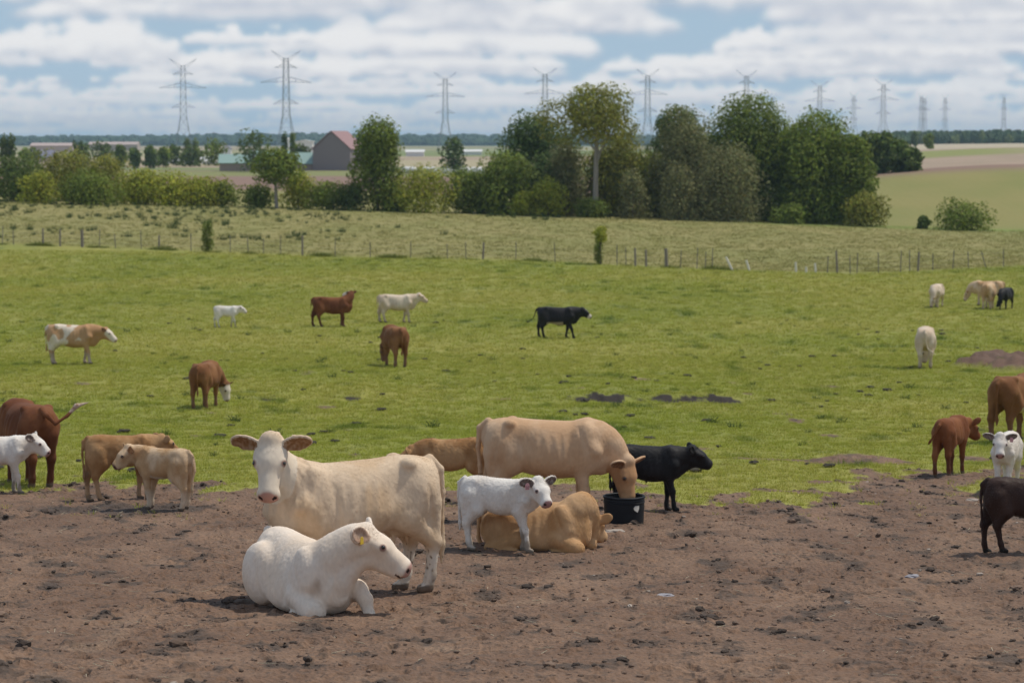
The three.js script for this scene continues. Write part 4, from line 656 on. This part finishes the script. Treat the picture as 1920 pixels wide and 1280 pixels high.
[
  [6.8, 305, 8.7, 5.9, 'grey green willow left of the tall bare trunk'], [13.9, 309, 9.9, 7.4, 'olive willow right of the tall bare trunk'], [14.8, 298, 5.6, 3.4, 'small narrow grey willow before the olive willow'],
  [21.9, 306, 12.1, 9.2, 'largest grey brown willow in the middle of the wood'], [20.4, 297, 5.8, 5.0, 'short grey willow at the front of the wood'], [26.8, 299, 7.8, 8.8, 'broad grey willow before the big dark trees'], [18.0, 307, 6.9, 5.0, 'dim willow in the gap left of the largest willow'],
].forEach(([x, d, tp, w, label], i) => plant({ name: 'willow_tree', x, d, top: tp, w, tone: i === 1 || i === 6 ? 'olive' : 'grey', low: 0.0, lobes: 15, tall: 1.55, lobe: 0.85, droop: 0.5, leaf: 0.3, count: w * (tp + 2) * 48, label, group: wood, seed: sd++, profile: (t) => 1.0 - 0.55 * t * t }));
[[59.6, 425, 9.5, 4.9, 'leftmost tree of the dark row behind the right slope'], [62.4, 425, 10.8, 5.8, 'second tree of the dark row behind the right slope'], [65.0, 422, 10.8, 5.3, 'third tree of the dark row behind the right slope'], [67.4, 420, 9.5, 4.8, 'fourth tree of the dark row behind the right slope'], [69.2, 418, 8.2, 3.4, 'low tree that ends the dark row on the right slope']]
  .forEach(([x, d, tp, w, label]) => plant({ name: 'row_tree', x, d, top: tp, w, tone: 'dark', low: 0.0, lobes: 9, leaf: 0.45, count: 1500, label, group: 'row of trees behind the right slope', seed: sd++ }));
[[5.4, 309, 7.4, 8, 'deep', 'dim tree filling the wood behind the upright yellow green bush'], [12.2, 310, 8.4, 8, 'olive', 'olive tree filling the wood behind the tall bare trunk'], [17.2, 311, 7.6, 8, 'mid', 'dim green tree filling the gap right of the olive willow'], [24.8, 312, 9.6, 9, 'dark', 'dark tree filling the wood behind the broad grey willow'], [34.2, 309, 10.2, 9, 'dark', 'dark tree between the tallest tree and the massive tree'], [41.0, 308, 8.6, 7, 'mid', 'green tree behind the overhanging tree'], [-4.0, 309, 5.2, 6, 'mid', 'low tree joining the wood to the hedge bushes']]
  .forEach(([x, d, tp, w, tone, label]) => plant({ name: 'broadleaf_tree', x, d, top: tp, w, tone, low: 0.0, lobes: 13, label, group: wood, seed: sd++ }));
const farGroup = 'small trees on the hazy plain', ordinals = ['first', 'second', 'third', 'fourth', 'fifth', 'sixth', 'seventh', 'eighth', 'ninth', 'tenth', 'eleventh'], farLabel = (x, d) => ordinals[FAR.filter((q) => q[0] / q[1] < x / d).length] + ' small tree from the left in the hazy line behind the left hedge', FAR = [];
const farTrees = [[-15.5, 640, 10.3, 5.9, 'lone egg shaped tree on the plain right of the pointed tree'], [-72.4, 680, 12.2, 8.7, 'rounded dark tree behind the green roofed sheds'], [-98.5, 800, 9.8, 7.8, 'round tree left of the green roofed sheds'], [-117.5, 560, 10.1, 2.4, 'narrow dark conifer at the left edge'], [-115.8, 560, 10.1, 2.4, 'narrow dark conifer next to the one at the left edge'],
  [-139.4, 700, 7.5, 6.2], [-135.4, 760, 9.1, 6.4], [-135.1, 800, 8.7, 7.9], [-122.9, 760, 8.1, 3.7], [-115.1, 740, 7.1, 3.9], [-110.7, 740, 7.8, 4.2], [-109.5, 760, 7.6, 4.2], [-111.8, 800, 8.0, 5.3], [-110.0, 820, 9.8, 2.9], [-107.1, 820, 9.4, 2.5], [-103, 780, 7.6, 6.5],
  [-64.8, 690, 11.5, 2.1, 'thin dark conifer left of the white mast'], [-62.4, 690, 11.5, 2.1, 'thin dark conifer right of the white mast'], [-62.6, 720, 8.1, 4.8, 'low round tree before the white building'], [-61.0, 800, 7.7, 5.0, 'small tree just left of the grey barn'],
  [155.0, 900, 12.2, 3.4, 'lone slim tree on the pale field at right'], [199.5, 1200, 14.2, 3.7, 'slim yellowish tree before the far right woodland']];
FAR.push(...farTrees.filter((q) => !q[4]));
farTrees.forEach(([x, d, tp, w, label]) => plant({ name: 'distant_tree', x, d, top: tp, w, tone: sd % 3 ? 'dark' : 'mid', low: w < 3 ? 0 : 0.12, lobes: 8, tall: w < 3 ? 2.2 : 1.1, leaf: w < 3 ? 0.4 : 0.6, count: 700, label: label ?? farLabel(x, d), group: farGroup, seed: sd++ }));
// growth on the fence line
plant({ name: 'fence_shrub', bush: true, x: -25.9, d: 205.2, top: landY(-25.9, 205.2) + 2.7, w: 0.95, tone: 'mid', low: 0, lobes: 9, tall: 1.4, leaf: 0.13, count: 900, label: 'slim leafy shrub grown up a post on the left of the fence', seed: sd++, profile: () => 0.9 });
plant({ name: 'fence_sapling', x: 7.05, d: 192.5, top: landY(7.05, 192.5) + 3.1, w: 1.15, tone: 'bright', low: 0.6, lobes: 7, leaf: 0.14, count: 700, trunk: 0.09, label: 'sapling with a round leafy head on the fence line', seed: sd++ });
plant({ name: 'fence_vine', bush: true, x: 6.9, d: 192.5, top: landY(6.9, 192.5) + 1.9, w: 0.6, tone: 'mid', low: 0, lobes: 7, tall: 1.4, leaf: 0.12, count: 500, label: 'leaves clothing the stem of the fence sapling', seed: sd++, profile: () => 0.9 });

// far woodland: crowns that read as one mass
{
  const g = new THREE.IcosahedronGeometry(1, 2), p = g.attributes.position; for (let i = 0; i < p.count; i++) { const v = V(p.getX(i), p.getY(i), p.getZ(i)), k = 0.85 + 0.55 * n3(v[0] * 1.9, v[1] * 1.9, v[2] * 1.9 + 3) + 0.3 * n3(v[0] * 5, v[1] * 5, v[2] * 5); p.setXYZ(i, v[0] * k, v[1] * k, v[2] * k); } g.computeVertexNormals();
  const m = new THREE.MeshStandardMaterial({ color: 0xffffff, roughness: 1 }); m.name = 'woodland_foliage';
  const R = rng(91), a = [], b = [];
  for (let i = 0; i < 1100; i++) { const d = mix(1720, 2000, R()), x = mix(0.155, 0.26, R()) * d, h = mix(3.2, 5.6, R()), k = mix(0.7, 1.3, R()), c = R() < 0.25 ? C(0.09, 0.12, 0.035) : C(0.045, 0.08, 0.028); a.push({ x, d, y: landY(x, d) + h * 0.9, turn: R() * 6, sx: mix(2.4, 4, R()), sy: h, c: c.map((v) => v * k) }); }
  instanced('right_woodland', g, m, a, 'hazy belt of woodland along the horizon at right', 'woodland');
  for (let i = 0; i < 5200; i++) { const d = mix(3900, 5600, R()), x = (R() * 2 - 1) * 0.27 * d, h = mix(4, 9, R()), k = mix(0.7, 1.3, R()); a.length = 0; b.push({ x, d, y: landY(x, d) + h * 0.5, turn: R() * 6, sx: mix(6, 15, R()), sy: h, c: C(0.04, 0.075, 0.03).map((v) => v * k) }); }
  instanced('hill_woodland', g, m, b, 'blue hazed forest covering the distant hills', 'woodland');
}

// ---------- wire fence ----------
{
  const root = new THREE.Group(), wood = new THREE.MeshStandardMaterial({ color: new THREE.Color().setRGB(0.22, 0.19, 0.16), roughness: 0.95 }), pale = new THREE.MeshStandardMaterial({ color: new THREE.Color().setRGB(0.66, 0.63, 0.58), roughness: 0.9 }), steel = new THREE.MeshStandardMaterial({ color: new THREE.Color().setRGB(0.17, 0.16, 0.15), roughness: 0.7, metalness: 0.3 }); wood.name = 'weathered_post'; pale.name = 'white_painted_post'; steel.name = 'steel_post';
  const xs = [-45.0, -43.9, -41.1, -39.5, -37.4, -35.8, -34.3, -31.9, -30.3, -27.4, -23.9, -22.3, -21.0, -19.5, -17.6, -14.8, -11.8, -8.4, -5.3, -3.8, -2.4, 0.3, 3.5, 8.3, 9.0, 9.7, 10.5, 12.0, 13.0, 14.2, 14.8, 15.3, 16.8, 18.0, 21.3, 22.0, 22.7, 23.5, 24.2, 25.1, 25.6, 27.4, 29.2, 30.0, 30.7, 32.0, 33.7, 35.1, 36.7, 38.2], R = rng(44), gW = new THREE.CylinderGeometry(0.075, 0.085, 1, 8), gT = new THREE.CylinderGeometry(0.13, 0.14, 1, 10), gS = new THREE.BoxGeometry(0.06, 1, 0.05); for (const g of [gW, gT, gS]) g.translate(0, 0.5, 0);
  const tops = [];
  xs.forEach((x, i) => {
    const d = fenceD(x), y = landY(x, d), white = i >= 32 && i <= 36, thick = i === 4 || i === 27, kind = white ? pale : thick || i === 3 || i === 25 || i === 26 || i % 6 === 2 ? wood : steel, h = white ? [1.15, 0.85, 0.75, 0.4, 0.7][i - 32] : thick ? 1.5 : mix(1.25, 1.7, R());
    const p = part(root, 'post', thick ? gT : kind === steel ? gS : gW, kind); p.position.set(x, y - 0.15, -d); p.scale.y = h + 0.15; p.rotation.z = white ? [0.45, 0.3, 0.05, 0, 0.1][i - 32] : i === 48 ? 0.3 : (R() - 0.5) * 0.12; tops.push([x, d, y, h]);
  });
  for (const lvl of [0.4, 0.75, 1.1]) { const gs = []; for (let i = 1; i < tops.length; i++) { if (i >= 32 && i <= 36) continue; const [a, b] = [tops[i - 1], tops[i]]; gs.push(limb(new THREE.Vector3(a[0], a[2] + lvl, -a[1]), new THREE.Vector3(b[0], b[2] + lvl, -b[1]), 0.006, 0.006, 4)); } part(root, 'wire', mergeGeometries(gs), steel); }
  top(root, 'wire_fence', 'straggling post and wire fence crossing the whole pasture', 'fence');
}

// ---------- farm buildings on the plain ----------
const paint = (r, g, b, name, rough = 0.85) => { const m = new THREE.MeshStandardMaterial({ color: new THREE.Color().setRGB(r, g, b), roughness: rough, side: THREE.DoubleSide }); m.name = name; return m; };
function shed({ name, label, x, d, w, len, eave, ridge, turn = 0, wall, roof, door }) {
  const root = new THREE.Group(), y = landY(x, d); root.position.set(x, y, -d); root.rotation.y = turn;
  const e = eave - y, r = ridge - y, s = new THREE.Shape([new THREE.Vector2(-w / 2, -1), new THREE.Vector2(w / 2, -1), new THREE.Vector2(w / 2, e), new THREE.Vector2(0, r - 0.15), new THREE.Vector2(-w / 2, e)]);
  const g = new THREE.ExtrudeGeometry(s, { depth: len, bevelEnabled: false }); g.translate(0, 0, -len / 2); part(root, 'wall', g, wall);
  for (const q of [-1, 1]) { const L = Math.hypot(w / 2, r - e) + 0.5, p = new THREE.BoxGeometry(L, 0.18, len + 0.8), a = Math.atan2(r - e, w / 2); p.translate(-L / 2, 0, 0); p.rotateZ(-a); p.translate(w / 2 + 0.4, e - 0.2, 0); if (q < 0) p.rotateY(Math.PI); part(root, 'roof', p, roof); }
  if (door) { const dg = new THREE.BoxGeometry(door[1], door[2], 0.12); dg.translate(door[0], door[2] / 2 - 0.2, len / 2 + 0.03); part(root, 'door', dg, door[3]); }
  return top(root, name, label, 'building');
}
const barnWood = paint(0.24, 0.205, 0.21, 'grey_boards'), redTin = paint(0.30, 0.17, 0.17, 'red_tin', 0.6), tealTin = paint(0.24, 0.36, 0.33, 'teal_tin', 0.55), whiteTin = paint(0.68, 0.68, 0.68, 'white_sheet', 0.6), brick = paint(0.3, 0.24, 0.22, 'brown_wall'), slate = paint(0.2, 0.2, 0.27, 'slate'), pinkish = paint(0.45, 0.36, 0.34, 'pale_brick'), darkIn = paint(0.03, 0.03, 0.03, 'dark_opening');
shed({ name: 'barn', label: 'tall weathered grey wooden barn with a red tin roof', x: -50.5, d: 708, w: 11.2, len: 17, eave: 7.2, ridge: 12.1, turn: -0.2, wall: barnWood, roof: redTin });
shed({ name: 'farm_shed', label: 'low teal roofed shed at the left of the farm', x: -77.7, d: 695, w: 8, len: 12, eave: 3.2, ridge: 5.5, turn: Math.PI / 2 + 0.06, wall: brick, roof: tealTin });
shed({ name: 'farm_shed', label: 'long teal roofed shed behind the small pale trunked tree', x: -69.6, d: 702, w: 9, len: 12, eave: 3.6, ridge: 6.4, turn: Math.PI / 2 + 0.04, wall: brick, roof: tealTin });
shed({ name: 'farm_shed', label: 'teal roofed shed joined to the left side of the barn', x: -60.8, d: 706, w: 9, len: 9.5, eave: 2.9, ridge: 5.9, turn: Math.PI / 2, wall: brick, roof: tealTin });
shed({ name: 'farm_building', label: 'white flat sided building left of the barn', x: -77.0, d: 900, w: 6.2, len: 8, eave: 9.3, ridge: 9.9, wall: whiteTin, roof: whiteTin });
shed({ name: 'farmhouse', label: 'house with a slate roof at the back of the left hedge', x: -175, d: 900, w: 8, len: 9, eave: 3.4, ridge: 6.0, turn: Math.PI / 2, wall: pinkish, roof: slate });
shed({ name: 'far_building', label: 'long pale building on the far left horizon', x: -284, d: 1500, w: 14, len: 26, eave: 6.8, ridge: 8.4, turn: Math.PI / 2, wall: pinkish, roof: pinkish });
shed({ name: 'far_building', label: 'long pale building behind the line of small trees', x: -279, d: 1700, w: 14, len: 34, eave: 7.3, ridge: 9.0, turn: Math.PI / 2, wall: pinkish, roof: pinkish });
shed({ name: 'greenhouse', label: 'very long low white greenhouse left of the farm', x: -114, d: 850, w: 6, len: 26, eave: 2.6, ridge: 3.9, turn: Math.PI / 2 + 3.14159, wall: whiteTin, roof: whiteTin });
shed({ name: 'far_building', label: 'small white building right of the pointed tree', x: -44, d: 1100, w: 6, len: 8, eave: 4.6, ridge: 5.6, turn: Math.PI / 2, wall: whiteTin, roof: whiteTin });
shed({ name: 'far_building', label: 'small white building right of the egg shaped tree', x: -20, d: 1200, w: 6, len: 10, eave: 4.4, ridge: 5.3, turn: Math.PI / 2, wall: whiteTin, roof: whiteTin });
shed({ name: 'far_building', label: 'bluish white building left of the rounded dark tree', x: -129.5, d: 1100, w: 4, len: 5, eave: 6, ridge: 7.4, wall: whiteTin, roof: slate });
{ // white wrapped bales in line, and the mast
  const g = new THREE.CapsuleGeometry(0.95, 2.2, 8, 16); g.rotateZ(Math.PI / 2); const labels = ['leftmost white wrapped bale on the plain', 'second white wrapped bale from the left on the plain', 'third white wrapped bale from the left on the plain', 'fourth white wrapped bale from the left on the plain', 'rightmost white wrapped bale on the plain'];
  [-28, -22.5, -17.2, -13.3, -9.4].forEach((x, i) => { const m = new THREE.Mesh(g, whiteTin); m.position.set(x, landY(x, 660) + 0.9, -660); top(m, 'wrapped_bale', labels[i], 'bale', 'wrapped bales on the plain'); });
  const r = new THREE.Group(); r.position.set(-74, landY(-74, 800), -800); part(r, 'pole', new THREE.CylinderGeometry(0.45, 0.55, 8.5, 12).translate(0, 4.25, 0), whiteTin); part(r, 'cap', new THREE.SphereGeometry(0.6, 12, 8).translate(0, 8.6, 0), whiteTin); top(r, 'white_mast', 'thin white mast between the two thin conifers', 'mast');
}

// ---------- power line ----------
{
  const steel = new THREE.MeshStandardMaterial({ color: new THREE.Color().setRGB(0.26, 0.29, 0.33), roughness: 0.7, metalness: 0.2 }); steel.name = 'galvanised_steel';
  const bar = (a, b, t) => limb(new THREE.Vector3(...a), new THREE.Vector3(...b), t, t, 4);
  const width = (y) => y < 20 ? mix(5.4, 1.9, y / 20) : mix(1.9, 1.25, (y - 20) / 29), corner = (y, i) => V(width(y) * (i & 1 ? 1 : -1), y, width(y) * (i & 2 ? 1 : -1));
  const tower = new THREE.Group();
  for (let i = 0; i < 4; i++) part(tower, 'leg', mergeGeometries([bar(corner(0, i), corner(20, i), 0.15), bar(corner(20, i), corner(49, i), 0.12)]), steel);
  const br = [], lv = [0, 7, 13.5, 20, 24, 28, 32, 36, 40, 44, 47, 49]; for (let k = 1; k < lv.length; k++) for (const [i, j] of [[0, 1], [2, 3], [0, 2], [1, 3]]) { br.push(bar(corner(lv[k - 1], i), corner(lv[k], j), 0.05), bar(corner(lv[k - 1], j), corner(lv[k], i), 0.05), bar(corner(lv[k], i), corner(lv[k], j), 0.05)); } part(tower, 'bracing', mergeGeometries(br), steel);
  for (const [y, reach, rise] of [[44.5, 6.2, 1.6], [37, 14, 2.4], [26, 7, 2]]) for (const q of [-1, 1]) { const w = width(y), g = []; for (const z of [-w, w]) g.push(bar(V(q * w, y, z), V(q * reach, y - 0.4, 0), 0.09), bar(V(q * w, y + rise, z), V(q * reach, y - 0.4, 0), 0.09)); for (const t of [0.3, 0.6]) g.push(bar(V(q * mix(w, reach, t), mix(y, y - 0.4, t), 0), V(q * mix(w, reach, t), mix(y + rise, y - 0.4, t), 0), 0.09)); part(tower, 'cross_arm', mergeGeometries(g), steel); }
  for (const q of [-1, 1]) part(tower, 'earth_wire_horn', mergeGeometries([bar(V(q * 0.4, 48.5, 0), V(q * 8, 53, 0), 0.1), bar(V(q * 1.2, 47, 0), V(q * 8, 53, 0), 0.08)]), steel);
  const list = [[-187, 1380, 55.4, 'leftmost pylon rising behind the left tree line'], [-121, 1300, 57.0, 'tall pylon just left of the barn'], [-44, 1600, 54.0, 'pylon standing alone above the lone egg shaped tree'], [21, 1540, 55.1, 'pylon just left of the tall bare trunked tree'], [85, 1520, 53.8, 'pylon just right of the tall bare trunked tree'], [143, 1480, 52, 'pylon above the tallest dark tree of the wood'], [247, 2300, 54.1, 'faint small pylon right of the tallest dark tree'], [222, 1750, 52.2, 'pylon above the massive tree at the right of the wood'], [296, 2100, 51.3, 'faint pylon above the dark row of trees'], [222, 1450, 45.8, 'nearest pylon with splayed legs right of the wood'], [346, 2050, 49.4, 'fourth pylon from the right edge'], [342, 2010, 47.4, 'pylon almost hidden behind the fourth pylon from the right'], [384, 2150, 50.3, 'second pylon from the right edge'], [426, 2100, 49.4, 'rightmost pylon above the woodland']];
  list.forEach(([x, d, tp, label], i) => { const t = i ? tower.clone() : tower, y = landY(x, d), s = (tp - y) / 52; t.position.set(x, y - 0.3, -d); t.scale.set(s * 0.95, s, s * 0.95); t.rotation.y = [0.1, 0.25, 0.15, 0.2, 0.15, 0.3, 0.9, 0.2, 0.8, 0.25, 1.0, 0.9, 0.9, 1.1][i]; t.userData = {}; top(t, 'pylon', label, 'pylon', 'pylons of the power line'); });
}

// ---------- scraps on the trampled ground ----------
{
  const R = rng(61), stone = new THREE.MeshStandardMaterial({ color: new THREE.Color().setRGB(0.29, 0.28, 0.31), roughness: 0.9 }), paleM = new THREE.MeshStandardMaterial({ color: new THREE.Color().setRGB(0.34, 0.29, 0.25), roughness: 0.9 }); stone.name = 'grey_stone'; paleM.name = 'pale_stone';
  const make = (w, h) => { const g = new THREE.IcosahedronGeometry(1, 2), p = g.attributes.position; const o = R() * 50; for (let i = 0; i < p.count; i++) { const v = V(p.getX(i), p.getY(i), p.getZ(i)), k = 0.85 + 0.4 * n3(v[0] * 1.5 + o, v[1] * 1.5, v[2] * 1.5); p.setXYZ(i, v[0] * k * w, v[1] * k * h, v[2] * k * w * 0.6); } g.computeVertexNormals(); return g; };
  for (const [x, d, w, h, m, label] of [[4.48, 26.68, 0.1, 0.035, stone, 'flat bluish grey stone on the earth at right'], [1.59, 25.03, 0.13, 0.02, stone, 'thin flat grey slab lying in the middle foreground'], [3.4, 24.2, 0.035, 0.03, paleM, 'small pale stone right of the flat slab'], [2.3, 25.6, 0.045, 0.03, paleM, 'pale stone between the two grey stones'], [1.35, 31.6, 0.16, 0.03, paleM, 'pale flat stone on the earth before the feed tub'], [5.35, 27.3, 0.05, 0.03, paleM, 'pale stone by the dark brown calf'], [7.0, 36.3, 0.14, 0.04, paleM, 'pale dusty lump by the red calf']]) { const o = new THREE.Mesh(make(w, h), m); o.position.set(x, groundY(x, d) + h * 0.3, -d); o.rotation.y = R() * 0.5; top(o, 'stone', label, 'stone', 'stones on the trampled earth'); }
}
renderer.render(scene, camera);
